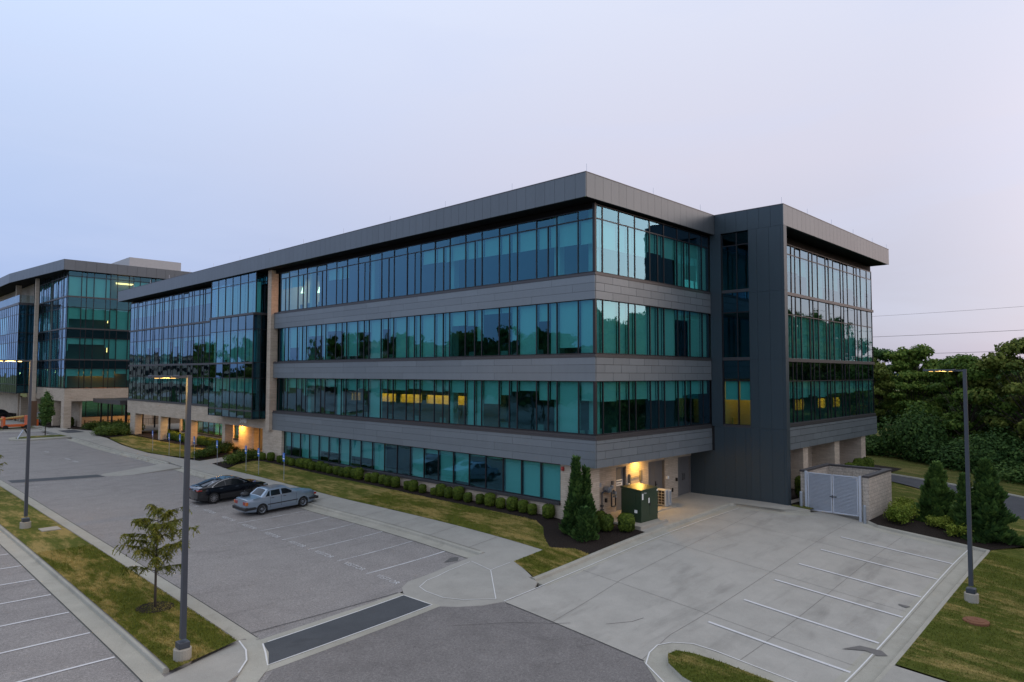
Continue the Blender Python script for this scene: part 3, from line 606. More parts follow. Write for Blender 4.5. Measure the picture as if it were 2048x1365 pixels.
# ------------- stone fin, left curtain wall wing and the projecting glass bay
ob(MB().box(-.35,.30,34.64,35.28,3.4,ZF+.01),'stone_fin',M['stone'])
def bay_edges(a0,pat,a1):
    e=[a0]; i=0
    while e[-1]+pat[i%len(pat)]<a1-.2: e.append(e[-1]+pat[i%len(pat)]); i+=1
    return e+[a1]
WY=[35.4,36.9,38.4,39.9,41.4,42.9,44.4,45.9]+[48.19+q+2.86*k for k in range(8) for q in (0,1.42,1.97)]+[71.1,72.5]
ZG=[(5.15,7.88),(7.88,9.149),(9.348,12.16),(12.16,13.416),(13.6,16.42),(16.42,16.95)]
m=MB(); frames(m,'x',.02,WY,5.0,17.0,[5.15,7.88,12.16,16.42,16.95],hw=.03)
for z0,z1 in ((4.98,5.15),(9.149,9.348),(13.416,13.6)): m.box(-.08,.14,45.6,72.5,z0,z1)
f=ob(m,'curtain_wall',M['frame'])
panes('x',.02,WY,[ZG[0],ZG[2],ZG[4]],f); panes('x',.02,WY,[ZG[1],ZG[3],ZG[5]],f,'glass_dark','spandrel_glass')
for z0,z1 in ((4.98,5.15),(9.149,9.348),(13.416,13.6)): MB().box(-.11,-.082,45.6,72.5,z0,z1).build('ledge',M['ledge'],f)
E_=[e for e in WY if e>48]
q=random.Random(5)
blinds('x',.02,E_,[.34+.0*i if i<16 else .45 for i in range(len(E_))],16.4,13.6,f)
blinds('x',.02,E_,[q.choice((1,1,.3,.3,.6,.1)) for i in E_],12.1,9.35,f); blinds('x',.02,E_,[q.choice((.2,.25,.25,.3)) for i in E_],7.88,5.15,f)
# bay
BX4,BX3=-.9,-1.3
e4=[36.35+1.575*k for k in range(7)]; e3=[35.9+1.52*k for k in range(7)]
m=MB(); frames(m,'x',BX4,e4,13.6,17.24,[13.63,16.42],hw=.03); frames(m,'y',36.35,[BX4,-.1],13.6,17.24,[13.63,16.42],hw=.03)
f=ob(m,'glass_bay',M['frame']); panes('x',BX4,e4,[(13.62,17.2)],f); panes('y',36.35,[BX4,-.1],[(13.62,17.2)],f); blinds('x',BX4,e4,[1]*6,16.4,13.62,f,.45)
m=MB(); frames(m,'x',BX3,e3,4.33,13.45,[4.36,5.05,7.88,9.25,12.16,13.4],hw=.03); frames(m,'y',35.9,[BX3,-.62,-.05],4.33,13.45,[4.36,5.05,7.88,9.25,12.16,13.4],hw=.03)
f=ob(m,'glass_bay',M['frame']); panes('x',BX3,e3,[(5.05,7.88),(9.25,12.16)],f); panes('x',BX3,e3,[(4.36,5.05),(7.88,9.25),(12.16,13.4)],f,'glass_dark','spandrel_glass'); panes('y',35.9,[BX3,-.62,-.05],[(4.36,13.4)],f,'glass_dark')
blinds('x',BX3,e3,[1,.95,1,1,.9,1],12.1,9.3,f,.4); blinds('x',BX3,e3,[.45,.42,.42,.40,.36,.45],7.85,5.1,f,.4)
MB().box(-1.38,-.0,35.86,45.1,13.42,13.60).build('ledge',M['ledge'],f); MB().box(-1.33,-1.24,35.88,45.05,9.14,9.30).build('ledge',M['ledge'],f); MB().box(-1.33,-1.24,35.88,45.05,4.96,5.10).build('ledge',M['ledge'],f)
m=MB().box(-1.26,0,35.95,45.0,4.34,4.42).box(-.8,0,36.4,45.7,13.3,13.41).box(-1.2,0,36,45,8.6,8.8); m.build('bay_floor',M['soffit'],f)
# stone frame of the ground floor, pillars, portal
Y0=36.38
m=MB().box(-.05,.70,35.29,72.6,3.45,4.97); m.box(-.05,.7,32.95,35.29,-.2,3.45).box(-.05,.7,35.29,Y0,-.2,3.448); ob(m,'stone_wall',M['stone'])
for y0,y1 in ((44.1,44.75),(52.6,53.25),(61.1,61.75),(69.6,71.4)): ob(MB().box(-.05,.72,y0,y1,-.3,3.449),'stone_pillar',M['stone'])
m=MB().box(.7,5,35.3,72.5,3.42,3.9); ob(m,'arcade_soffit',M['interior'])
# arcade back wall with windows
m=MB().box(2.2,2.6,42.8,61.6,-.3,1.72).box(2.2,2.6,42.8,61.6,3.1,3.42).box(2.2,2.6,42.8,46.1,1.72,3.1).box(2.2,2.6,60.9,61.6,1.72,3.1).box(2.2,2.6,47.2,48.0,1.72,3.1).box(2.6,6,42.8,43.1,-.3,3.42).box(.7,5.6,36.2,36.5,-.3,3.42).box(5.6,5.9,36.2,43.1,-.3,3.42)
ob(m,'stone_wall',M['stone'])
for a,b in ((46.1,47.2),(48.0,60.9)):
    n=max(1,int((b-a)/1.29)); e=[a+(b-a)*i/n for i in range(n+1)]
    m=MB(); frames(m,'x',2.3,e,1.74,3.1,[1.76,3.07],hw=.04); m.box(2.12,2.3,a,b,1.62,1.74); f=ob(m,'arcade_window',M['frame']); panes('x',2.3,e,[(1.76,3.07)],f)
    if n>1: blinds('x',2.3,e,[0,.9,.9,0,0,0,.9,.9,0,0],3.06,1.76,f,.15)
ob(MB().box(2.9,3.0,42.7,42.8,.9,3.1).box(2.75,5.0,42.68,42.79,.9,3.1),'entry_panel',M['door_paint'])
t5=text('house_number','5440',.66,'white_label',.02,parent=B); basis(t5,(0,-1,0),(0,0,1),(-.10,40.15,3.97))
ob(MB().box(1.6,1.8,45.2,45.45,3.36,3.42),'downlight',M['lamp_glow'])
# ground floor wall of the right wing
GYw=[2.45+1.463*k for k in range(22)]; GYw[-1]=32.95
m=MB().box(.10,.45,.61,32.95,-.3,1.27).box(.10,.45,.61,2.42,1.27,3.455); m.box(.45,1.13,.61,.9,-.3,3.455).box(1.13,1.4,.9,1.8,-.3,3.455); ob(m,'stone_wall',M['stone'])
m=MB(); frames(m,'x',.2,GYw,1.42,3.455,[1.45,3.42],hw=.04); f=ob(m,'ground_window',M['frame']); panes('x',.2,GYw,[(1.45,3.42)],f)
ob(MB().box(-.02,.3,2.44,32.95,1.28,1.42),'window_sill',M['ledge'])
blinds('x',.2,GYw,[1,1,1,.05,.05,.9,1,.15,1,0,0,1,.62,.62,1,.6,.6,1,1,.62,.6],3.42,1.45,f,.14)
ob(MB().box(.02,.10,2.16,2.32,3.12,3.34).lathe((.0,2.24,3.18),[(.05,0),(.08,.03),(.05,.1)],10),'fire_alarm',M['red_box'])
# service wall with three doors
DZ=.5
m=MB()
segs=[(1.4,3.82),(4.82,7.13),(8.98,10.51)]
for a,b in segs: m.box(a,b,1.47,1.8,-.2,3.455)
for a,b in ((3.82,4.82),(7.13,8.98),(10.51,12.2)): m.box(a,b,1.47,1.8,3.0,3.455)
ob(m,'stone_wall',M['stone'])
def door(a,b,leafs,hand,name='service_door'):
    m=MB().box(a,a+.05,1.5,1.72,DZ,3.0).box(b-.05,b,1.5,1.72,DZ,3.0).box(a+.05,b-.05,1.5,1.72,2.95,3.0); f=ob(m,name,M['door_paint'])
    w=(b-a-.1)/leafs
    for i in range(leafs): MB().box(a+.05+w*i+.004,a+.05+w*(i+1)-.004,1.62,1.67,DZ+.01,2.945).build('door_leaf',M['door_paint'],f)
    for h in hand:
        MB().box(h-.02,h+.02,1.57,1.62,1.42,1.75).box(h-.02,h+.12,1.54,1.57,1.55,1.59).build('door_handle',M['black_plastic'],f)
    return f
d1=door(3.84,4.80,1,[]); door(7.15,8.96,2,[8.1]); d3=door(10.53,12.15,2,[])
for s in (11.24,11.44): MB().path([(s,1.6,1.5),(s,1.54,1.55),(s,1.54,1.85),(s,1.6,1.9)],.015,6).build('door_handle',M['black_plastic'],d3)
sg=MB().box(3.90,4.62,1.60,1.615,1.92,2.26).build('door_sign',M['white_label'],d1)
for s,z in (('SPRINKLER',2.165),('ROOM',2.02)):
    t=text('sign_text',s,.13,'black_plastic',.003,parent=sg); basis(t,(1,0,0),(0,0,1),(4.26,1.594,z))
ob(MB().box(5.6,5.86,1.36,1.47,3.16,3.32),'wall_light',M['lamp_glow'])
lamp('wall_lamp',(5.73,1.05,3.3),.25,60,(1,.55,.12),B,(math.radians(-8),0,0))
for (x0,x1,z0,z1,mt) in ((4.9,5.1,1.78,2.0,'white_label'),(5.02,5.14,1.75,2.5,'door_paint'),(6.15,6.32,2.0,2.62,'door_paint'),(6.9,7.0,1.5,1.7,'black_plastic'),(9.1,9.28,1.8,1.98,'white_label'),(10.2,10.3,1.55,1.75,'black_plastic'),(2.1,2.3,2.1,2.32,'galv'),(3.35,3.5,2.1,2.3,'door_paint'),(2.75,2.85,1.2,1.42,'black_plastic')):
    ob(MB().box(x0,x1,1.36,1.47,z0,z1),'junction_box',M[mt])
ob(MB().path([(5.14,1.42,2.2),(5.3,1.42,2.28),(6.15,1.42,2.32)],.02,6).path([(6.24,1.42,2.0),(6.24,1.42,1.2)],.02,6),'conduit',M['door_paint'])
ob(MB().box(9.62,9.72,1.38,1.47,.95,1.05).box(9.6,9.66,1.3,1.38,.96,1.2),'hose_tap',M['black_plastic'])
ob(MB().box(.4,12.16,.3,1.5,3.46,3.6),'overhang_soffit',M['interior'])
# ------------- dark metal tower and its glass strip
m=MB()
ys=[-4.79,-3.92,-3.16,-2.62]; 
zz=[.3,5.0,9.2,13.32,17.24]
for i in range(4):
    yy=[-4.79,-4.66,-3.92,-3.16,-2.62]
    for a,b in zip(yy,yy[1:]): m.box(12.17,12.22,a+.005,b-.005,zz[i]+.006,zz[i+1]-.006)
for a,b in zip([-2.62,-2.28,-1.59,-.88,-.21,.54,1.42],[-2.28,-1.59,-.88,-.21,.54,1.42,1.6]): m.box(12.17,12.22,a+.005,b-.005,.3,[4.99,4.99,4.99,4.99,3.44,3.44,3.44][[-2.62,-2.28,-1.59,-.88,-.21,.54,1.42].index(a)])
m.box(12.17,12.22,-.78,-.03,5.0,17.24)
for i in range(4): m.box(12.17,12.62,-4.84,-4.79,zz[i]+.006,zz[i+1]-.006)
ob(m,'metal_tower',M['tower_panel'])
ob(MB().box(12.225,12.6,-4.785,-2.62,.3,17.2).box(12.225,12.3,-2.62,1.6,.3,4.95).box(12.225,12.3,-.78,0,4.95,17.2),'tower_core',M['backing'])
ES=[-2.6,-1.8,-.82]
m=MB(); frames(m,'x',12.3,ES,5.1,17.2,[5.13,7.88,9.25,12.16,13.5,16.42],hw=.035,d1=.07); f=ob(m,'strip_window',M['frame'])
panes('x',12.3,ES,[(5.15,7.88)],f,'glass_slot'); panes('x',12.3,ES,[(9.3,12.16),(13.6,16.42),(16.42,17.2)],f,'glass_slot'); panes('x',12.3,ES,[(7.88,9.2),(12.16,13.4)],f,'glass_dark','spandrel_glass')
blinds('x',12.3,ES,[.42,.42],7.85,5.15,f,.12)
for z0,z1 in ((9.15,9.35),(13.416,13.6),(4.95,5.13)): MB().box(12.2,12.36,-2.62,-.8,z0,z1).build('ledge',M['ledge'],f)
# ------------- B wing curtain wall
BE=[12.64,13.46,14.06,15.0,16.51,17.14,18.04,19.54,20.17,21.11,22.63,23.24,24.13,25.66,26.27,27.17,28.69,29.31,30.22,31.73,32.9]
BC=-3.5
m=MB(); frames(m,'y',BC,BE,5.1,16.8,[5.13,7.85,12.16,16.1,16.74],hw=.03)
f=ob(m,'curtain_wall',M['frame'])
panes('y',BC,BE,[(5.15,7.85),(9.35,12.16),(13.6,16.1)],f); panes('y',BC,BE,[(7.85,9.1),(12.16,13.4),(16.1,16.74)],f,'glass_dark','spandrel_glass')
for z0,z1 in ((4.92,5.12),(9.1,9.33),(13.4,13.6)): MB().box(12.64,33.0,BC-.12,BC+.05,z0,z1).build('ledge',M['ledge'],f)
q=random.Random(8)
blinds('y',BC,BE,[1,1,1,.42,.40,.40,.45,.95,.95,1,.62,.62,.62,.2,.55,.45,.5,.62,.9,.45],16.08,13.6,f)
blinds('y',BC,BE,[1]*20,12.14,9.35,f); blinds('y',BC,BE,[.95,.95,.95,.42,.40,.42,.40,.34,.38,.42,.40,.34,.33,.34,.33,.34,.30,.30,.30,.30],7.83,5.15,f)
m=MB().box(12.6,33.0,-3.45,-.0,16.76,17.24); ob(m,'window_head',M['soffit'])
m=MB(); panels(m,'y',-3.62,12.62,33.02,3.46,4.9,[3.46,3.87,4.29,4.71,4.9],1.5,seed=9,gap=.028); o=ob(m,'metal_band',M['zinc'])
MB().box(12.63,33.0,-3.62,-3.3,3.48,4.9).build('backing',M['backing'],o)
for a,b in ((16.6,16.9),): pass
for a,b in ((17.99,18.8),(23.77,24.73),(29.58,30.59)): ob(MB().box(a,b,-3.5,-1.9,-.3,3.46),'stone_pillar',M['stone'])
m=MB().box(12.7,18.9,-1.9,-1.6,-.3,3.46).box(21.2,24.73,-1.9,-1.6,-.3,3.46).box(27.5,33,-1.9,-1.6,-.3,3.46).box(18.9,21.2,-1.9,-1.6,-.3,.9).box(24.7,27.5,-1.9,-1.6,-.3,.9); ob(m,'stone_wall',M['stone'])
for a,b in ((18.9,21.2),(24.73,27.5)):
    e=[a,a+(b-a)/2,b]; m=MB(); frames(m,'y',-1.8,e,.9,3.44,[.93,3.4],hw=.04); f=ob(m,'ground_window',M['frame']); panes('y',-1.8,e,[(.93,3.4)],f); blinds('y',-1.8,e,[1,.0],3.4,.93,f,.14)
ob(MB().box(12.6,33,-3.4,-1.6,3.47,3.6),'overhang_soffit',M['interior'])
# ------------- interiors, rear walls
FS=[(3.55,4.15),(8.0,8.5),(12.25,12.75)]
slabs(B,.32,12.16,.32,34.6,FS); slabs(B,.16,14,35.3,72.4,[(4.0,4.15),(8.0,8.5),(12.25,12.75)]); slabs(B,12.35,32.8,-2.6,14,FS); slabs(B,12.65,32.8,-3.4,-2.6,FS)
slabs(B,.3,12.1,1.8,34.6,[(.3,.5)])
m=MB().box(12.0,12.15,2.0,20,0,17.2).box(13,13.2,20,72.6,0,17.24).box(0.1,13,72.4,72.6,5,17.24).box(12.6,33,13.9,14.1,0,17.24).box(32.85,33,-3.4,14,3.5,17.24).box(12.2,13.2,19.9,20.1,0,17.24)
ob(m,'rear_wall',M['far_wall'])
# core wall (2nd floor has lit openings onto a corridor), partitions, columns
m=MB()
m.box(6.0,6.15,3,34.5,12.75,17.2).box(7,7.15,3,34.5,8.5,12.25).box(6,6.15,3,34.5,.5,3.5)
ops=[(16.5,17.6),(18.0,21.2),(21.8,24.6),(25.2,27.4),(30.4,31.8)]
z0,z1,za,zb=4.15,8.0,5.95,6.62
m.box(6.0,6.15,3,34.5,z0,za); m.box(6.0,6.15,3,34.5,zb,z1); p=3
for a,b in ops: m.box(6.0,6.15,p,a,za,zb); p=b
m.box(6,6.15,p,34.5,za,zb)
for y in (3.2,12.0,20.9,29.2): 
    m.box(1.2,6,y,y+.12,12.75,17.2)
for y in (8.3,26.1): m.box(2.4,7,y,y+.12,8.5,12.25)
m.box(6.16,12,8.9,9.02,4.15,8.0).box(2.6,6,8.9,9.02,4.15,8.0)  # partition added to block the corridor's warm light from the right facade windows
m.box(3.5,3.65,34.8,72.3,8.5,12.2).box(4.5,4.65,34.8,72.3,4.2,8).box(4,4.15,34.8,72.3,12.8,17.2)
m.box(12.4,32.8,1.0,1.15,8.5,12.2).box(12.4,32.8,1.5,1.65,12.75,17.2)
p=14.8
for a,b in ((21.35,22.1),(22.3,22.95),(25.7,27.2),(28.9,30.4)): m.box(p,a,-1.7,-1.6,5.72,6.45); p=b
m.box(p,32.8,-1.7,-1.6,5.72,6.45).box(14.8,32.8,-1.7,-1.6,4.15,5.72).box(14.8,32.8,-1.7,-1.6,6.45,8)
ob(m,'core_wall',M['interior'])
ob(MB().box(7.4,7.5,9.2,33.5,4.15,8.0).box(14.8,32.7,-.5,-.4,4.15,8.0),'corridor_wall',M['interior_warm'])
lamp('corridor_light',(6.8,24,7.9),.4,950,(1,.38,.05),B,sy=16); lamp('corridor_light',(24,-1.05,7.9),16,1000,(1,.40,.05),B,sy=.4)
for k in range(6): ob(MB().box(3.0,3.3,9.6+2.2*k,10.8+2.2*k,7.93,7.99),'ceiling_light',M['panel_light'])
# lit lounge on the top floor and lit room in the tower strip
ob(MB().box(5.2,5.3,29.4,34.4,12.8,17.2).box(.5,5.2,34.42,34.5,12.8,17.2),'lounge_wall',M['pale_panel'])
lamp('lounge_light',(3.2,31.6,16.8),2.5,240,(1,.50,.28),B,sy=4)
for (x,y) in ((2.0,30.2),(2.6,31.8),(1.8,33.2)): ob(MB().lathe((x,y,15.3),[(.02,.5),(.05,.3),(.16,0)],10),'pendant_lamp',M['cool_light'])
for (x,y) in ((1.8,30.0),(2.8,30.4),(1.7,31.6),(2.9,32.2),(1.9,33.2),(3.2,33.4)): ob(MB().box(x-.22,x+.22,y-.22,y+.22,13.5,13.56).box(x-.2,x-.16,y-.2,y-.16,12.75,14.3).box(x-.2,x-.16,y+.16,y+.2,12.75,14.3).box(x-.2,x-.17,y-.2,y+.2,13.9,14.3),'bar_stool',M['door_paint'])
ob(MB().box(14.6,14.7,-2.6,.9,4.15,8.0).box(12.4,14.6,-.72,-.66,4.15,8),'room_wall',M['interior_warm']); lamp('room_light',(13.6,-1.6,7.9),1.2,42,(1,.36,.07),B,sy=1.6)
ch=MB().box(13.2,13.7,-1.35,-.9,4.85,4.92).box(13.2,13.7,-.95,-.88,4.92,5.5).box(13.2,13.24,-1.35,-1.31,4.15,4.85).box(13.66,13.7,-1.35,-1.31,4.15,4.85).box(13.2,13.24,-.94,-.9,4.15,4.85).box(13.66,13.7,-.94,-.9,4.15,4.85); ob(ch,'meeting_chair',M['yellow_paint'])
for y in (3.0,11.9,20.8,29.7): ob(MB().box(.75,1.15,y,y+.4,4.2,8).box(.75,1.15,y,y+.4,8.5,12.2).box(.75,1.15,y,y+.4,12.8,17.1),'column',M['white_paint'])
ob(MB().box(.7,1.1,.55,.95,4.2,8).box(.7,1.1,.55,.95,8.5,12.2).box(.7,1.1,.55,.95,12.8,17.1),'column',M['white_paint'])
q=random.Random(11)
for fl in (4.15,8.5,12.75):
    for y in np.arange(4.5,28,2.9):
        m=MB().box(1.5,2.3,y,y+1.6,fl+.70,fl+.74).box(1.5,1.54,y,y+1.6,fl,fl+.7).box(2.26,2.3,y,y+1.6,fl,fl+.7).box(1.62,1.66,y+.5,y+1.1,fl+.82,fl+1.2); ob(m,'desk',M['pale_panel'])
for x in (1.2,2.0,2.8,4.2): 
    m=MB().box(x,x+.45,1.6,2.05,4.58,4.63).box(x,x+.45,2.0,2.05,4.63,5.2).box(x,x+.04,1.6,1.64,4.15,4.6).box(x+.41,x+.45,1.6,1.64,4.15,4.6).box(x,x+.04,2.0,2.04,4.15,4.6).box(x+.41,x+.45,2.0,2.04,4.15,4.6); ob(m,'meeting_chair',M['pale_panel'])
lamp('portal_lamp',(1.72,45.3,3.3),.15,90,(1,.44,.07),B,(0,math.radians(-25),0)); lamp('arcade_lamp',(1.4,49,3.3),.2,170,(1,.48,.12),B,sy=8); lamp('arcade_lamp',(1.4,57,3.3),.2,150,(1,.58,.2),B,sy=8)
lamp('arcade_lamp',(1.6,66,3.3),.2,90,(1,.58,.2),B,sy=6)
lamp('arcade_lamp',(3.8,39.5,3.3),.3,150,(1,.46,.08),B,sy=3)
# ------------------------------------------------------------------ service yard equipment
gz=lambda x,y,o=KB: T(x,y)+o
# gas meter set
z0=gz(2.2,1.2)
g=empty('gas_meter',(2.2,1.2,z0),0,'grey gas meter and regulator pipework standing on gravel by the service wall','gas meter')
m=MB().path([(0,.05,0),(0,.05,1.3),(.28,.05,1.36)],.035,8).path([(.95,.1,1.25),(.95,.1,.45),(1.22,.1,.38),(1.32,.1,.45),(1.32,.1,1.2),(1.1,.1,1.3)],.04,8).path([(.28,.05,1.36),(.5,.05,1.3),(.95,.1,1.25)],.05,8); m.build('pipework',M['pole_paint'],g,smooth=True)
MB().tube((.52,-.12,1.42),(.52,.22,1.42),.17,16).tube((.52,-.17,1.42),(.52,-.12,1.42),.11,16).build('meter_body',M['galv'],g,smooth=False)
MB().tube((.85,.0,1.45),(.85,.0,1.62),.10,14).tube((1.2,-.02,1.15),(1.2,.2,1.15),.10,14).tube((1.25,-.02,.95),(1.25,.2,.95),.06,12).build('regulator',M['galv'],g)
MB().box(-.07,.07,-.02,.12,.55,.66).box(-.1,.1,-.02,.1,.36,.42).box(-.06,.14,.0,.1,.18,.24).build('valve',M['pole_paint'],g)
# transformer on its pad
px0,px1,py0,py1=1.65,4.25,-1.60,.55
zt=gz(2.8,-.6)+.10
tag(MB().box(px0,px1,py0,py1,zt-.5,zt).build('concrete_pad',M['padc'],bevel=.02),'pale concrete pad under the green transformer cabinet','concrete pad')
t=empty('transformer',(3.15,-.45,zt),0,'dark green pad mounted transformer cabinet with small white stickers, in the service yard','transformer')
w,d,h=.82,.62,1.72
# measured footprint: front faces -y and -x
m=MB().box(-w,w,-d+.35,d,.02,h-.06).box(-w+.02,w-.02,-d,-d+.35,.0,h-.08); m.build('cabinet',M['transformer'],t,bevel=.015)
m=MB(); m.add([(-w-.03,-d-.03,h-.08),(w+.03,-d-.03,h-.08),(w+.03,d+.03,h-.03),(-w-.03,d+.03,h-.03),(-w-.03,-d-.03,h-.02),(w+.03,-d-.03,h-.02),(w+.03,d+.03,h+.06),(-w-.03,d+.03,h+.06)],[(0,3,2,1),(4,5,6,7),(0,1,5,4),(1,2,6,5),(2,3,7,6),(3,0,4,7)]); m.build('lid',M['transformer'],t,bevel=.01)
for s in (-1,1): MB().box(s*.012 if s>0 else -w+.03,w-.03 if s>0 else -.012,-d-.012,-d,.28,h-.14).build('cabinet_door',M['transformer'],t)
MB().box(-.03,.05,-d-.045,-d-.012,.82,.98).build('padlock',M['black_plastic'],t)
for (x0,x1,z0,z1) in ((-.72,-.60,1.18,1.5),(-.12,-.02,.95,1.22),(w-.14,w-.04,1.5,1.58)): MB().box(x0,x1,-d-.018,-d-.012,z0,z1).build('sticker',M['white_label'],t)
MB().box(-w-.006,-w,-.40,-.22,.48,.64).build('sticker',M['white_label'],t)
x=text('stencil_number','T40-2',.10,'white_label',.001,parent=t); basis(x,(1,0,0),(0,0,1),(-.42,-d-.016,1.50))
t.location=(3.18,-.52,zt)
# condenser units behind the transformer
zc=gz(6.8,0)+.06
tag(MB().box(5.4,7.7,-.1,1.25,zc-.4,zc).build('concrete_pad',M['padc'],bevel=.02),'low concrete pad carrying the condenser units by the doors','concrete pad')
def cond():
    c=empty('condenser_unit'); m=MB().box(-.16,.16,-.46,.46,.05,.98); m.build('casing',M['condenser_body'],c,bevel=.015)
    m=MB().box(-.175,-.16,-.40,.40,.10,.93); m.build('coil',M['black_plastic'],c)
    m=MB()
    for i in range(6): m.box(-.19,-.176,-.41,.41,.12+.16*i-.006,.12+.16*i+.006)
    for i in range(5): m.box(-.185,-.177,-.4+.2*i-.005,-.4+.2*i+.005,.1,.93)
    m.build('grille',M['condenser_body'],c)
    MB().box(-.1,.1,-.475,-.46,.12,.9).build('side_louvre',M['galv'],c); MB().box(-.18,.18,-.44,-.36,0,.05).box(-.18,.18,.36,.44,0,.05).build('foot',M['galv'],c); return c
c1=cond(); place(c1,(7.05,.62,zc),0,1,'beige condenser unit, the nearer of two right behind the green transformer','condenser','condenser units in the service yard')
c2=copy_tree(c1); place(c2,(7.52,.66,zc),0,.93,'beige condenser unit, the farther of two right behind the green transformer','condenser','condenser units in the service yard')
# ------------------------------------------------------------------ bin enclosure
ez=T(13.3,-7)+.0; ZT_=2.62
e=empty('bin_enclosure',(13.15,-5.2,ez),0,'split block bin enclosure with dark cap and two grey louvred gates','enclosure')
def el(m,name,mat,**k):
    o=m.build(name,M[mat],e,**k); o.location=(-13.15,5.2,-ez); return o
X0,X1,YA,YB=13.15,17.35,-5.2,-8.95
el(MB().box(X0,X1,YA-.25,YA,-.6,ZT_-.1),'block_wall','split_block'); el(MB().box(X0,X1,YB,YB+.3,-.6,ZT_-.1),'block_wall','split_block'); el(MB().box(X1-.3,X1-.002,YB+.302,YA-.252,-.6,ZT_-.102),'block_wall','split_block')
el(MB().box(X0-.05,X1+.05,YA-.30,YA+.04,ZT_-.1,ZT_).box(X0-.05,X1+.05,YB-.04,YB+.34,ZT_-.1,ZT_).box(X1-.34,X1+.05,YB+.34,YA-.3,ZT_-.1,ZT_),'wall_cap','cap_dark')
el(MB().box(X0+.3,X1-.3,YB+.3,YA-.25,-.3,ez+.03),'floor','concrete')
for y in (YA-.36,YB+.42): el(MB().box(X0-.16,X0-.04,y-.06,y+.06,ez-.2,ZT_-.02),'gate_post','gate_paint')
ya,yb=YA-.46,YB+.52; mid=(ya+yb)/2
for a,b in ((ya,mid+.02),(mid-.02,yb)):
    g_=el(MB().box(X0-.13,X0-.07,a-.06,a,ez+.14,ZT_-.08).box(X0-.13,X0-.07,b,b+.06,ez+.14,ZT_-.08).box(X0-.13,X0-.07,b+.06,a-.06,ez+.14,ez+.20).box(X0-.13,X0-.07,b+.06,a-.06,ZT_-.14,ZT_-.08),'gate','gate_paint')
    m=MB(); n=27; hh=(ZT_-.14-ez-.2)/n
    for i in range(n):
        z=ez+.2+hh*i; m.add([(X0-.125,b+.06,z),(X0-.125,a-.06,z),(X0-.085,a-.06,z+hh*.95),(X0-.085,b+.06,z+hh*.95)],[(0,1,2,3),(3,2,1,0)])
        m.box(X0-.128,X0-.12,b+.06,a-.06,z,z+hh*.25)
    m.build('louvre',M['gate_paint'],g_)
    el(MB().box(X0-.082,X0-.078,b+.06,a-.06,ez+.2,ZT_-.14),'gate_backing','pole_paint')
el(MB().box(X0-.19,X0-.13,mid-.22,mid+.14,ez+1.05,ez+1.09).box(X0-.17,X0-.13,mid-.03,mid+.03,ez+.98,ez+1.16),'latch','pole_paint')
for z in (.3,1.15,2.1):
    for y in (YA-.43,YB+.49): el(MB().box(X0-.12,X0-.08,y-.05,y+.05,ez+z,ez+z+.08),'hinge','galv')
def bollard(): return MB().lathe((0,0,0),[(.085,-.2),(.085,.96),(.07,1.0),(.04,1.02)],16).build('bollard',M['galv'],smooth=False)
b1=bollard(); place(b1,(12.78,-5.35,T(12.8,-5.3)),0,1,'grey steel bollard left of the bin enclosure gates','bollard','bollards at the bin enclosure')
b2=b1.copy(); COL.objects.link(b2); place(b2,(12.78,-8.82,T(12.8,-8.8)),0,1,'grey steel bollard right of the bin enclosure gates','bollard','bollards at the bin enclosure')
tag(MB().tube((17.9,-4.2,.55),(28.2,-7.0,.02),.17,12).build('drain_pipe',M['cable_black']),'long black plastic pipe lying on the grass behind the bin enclosure','pipe')
# ------------------------------------------------------------------ street lamps
def streetlamp(x,y,top,arm,L,label,glow,z=None):
    zb=gz(x,y) if z is None else z; h=top-zb
    s=empty('street_lamp',(x,y,zb),0,label,'street lamp','tall square lamp posts of the car parks')
    MB().lathe((0,0,0),[(.25,-.3),(.25,.31),(.23,.33)],20).build('concrete_base',M['padc'],s)
    MB().box(-.16,.16,-.16,.16,.33,.52).build('base_cover',M['pole_paint'],s,bevel=.02)
    m=MB(); m.add([(-.075,-.075,.6),(.075,-.075,.6),(.075,.075,.6),(-.075,.075,.6),(-.06,-.06,h),(.06,-.06,h),(.06,.06,h),(-.06,.06,h)],[(0,3,2,1),(4,5,6,7),(0,1,5,4),(1,2,6,5),(2,3,7,6),(3,0,4,7)])
    m.build('pole',M['pole_paint'],s)
    dx,dy=arm; px,py=-dy,dx
    def hb(m,a0,a1,w,z0,z1):
        P=[]
        for z in (z0,z1):
            for a,b in ((a0,-w),(a1,-w),(a1,w),(a0,w)): P.append((dx*a+px*b,dy*a+py*b,z))
        m.add(P,[(0,3,2,1),(4,5,6,7),(0,1,5,4),(1,2,6,5),(2,3,7,6),(3,0,4,7)]); return m
    hb(MB(),.062,.35,.035,h-.09,h-.02).build('arm',M['pole_paint'],s)
    hd=hb(hb(MB(),.35,L,.17,h-.085,h-.01),.32,.42,.08,h-.10,h).build('lamp_head',M['pole_paint'],s,bevel=.01)
    m=MB()
    n=4
    for i in range(n):
        a=.42+(L-.5)*i/n; hb(m,a,a+(L-.5)/n*.5,.07,h-.10,h-.086)
    m.build('led_panel',M['lamp_glow'] if glow>2 else M['lamp_dim'],hd)
    pl=bpy.data.lights.new('lamp_light','POINT'); pl.energy=90*glow; pl.color=(1,.55,.14); pl.shadow_soft_size=.12; po=bpy.data.objects.new('lamp_light',pl); COL.objects.link(po); po.parent=s; po.location=(dx*(L*.55),dy*(L*.55),h-.24)
    return s
streetlamp(-20.2,.02,8.22,(-1,0),1.12,'nearest grey lamp post, standing in the grass median beside the young tree',1.5)
streetlamp(-19.95,22.1,8.98,(-1,0),1.6,'grey lamp post with glaring yellow head in the grass median, far left',4)
streetlamp(4.2,-15.35,8.5,(0,1),1.45,'grey lamp post in the lawn right of the concrete lot',1)
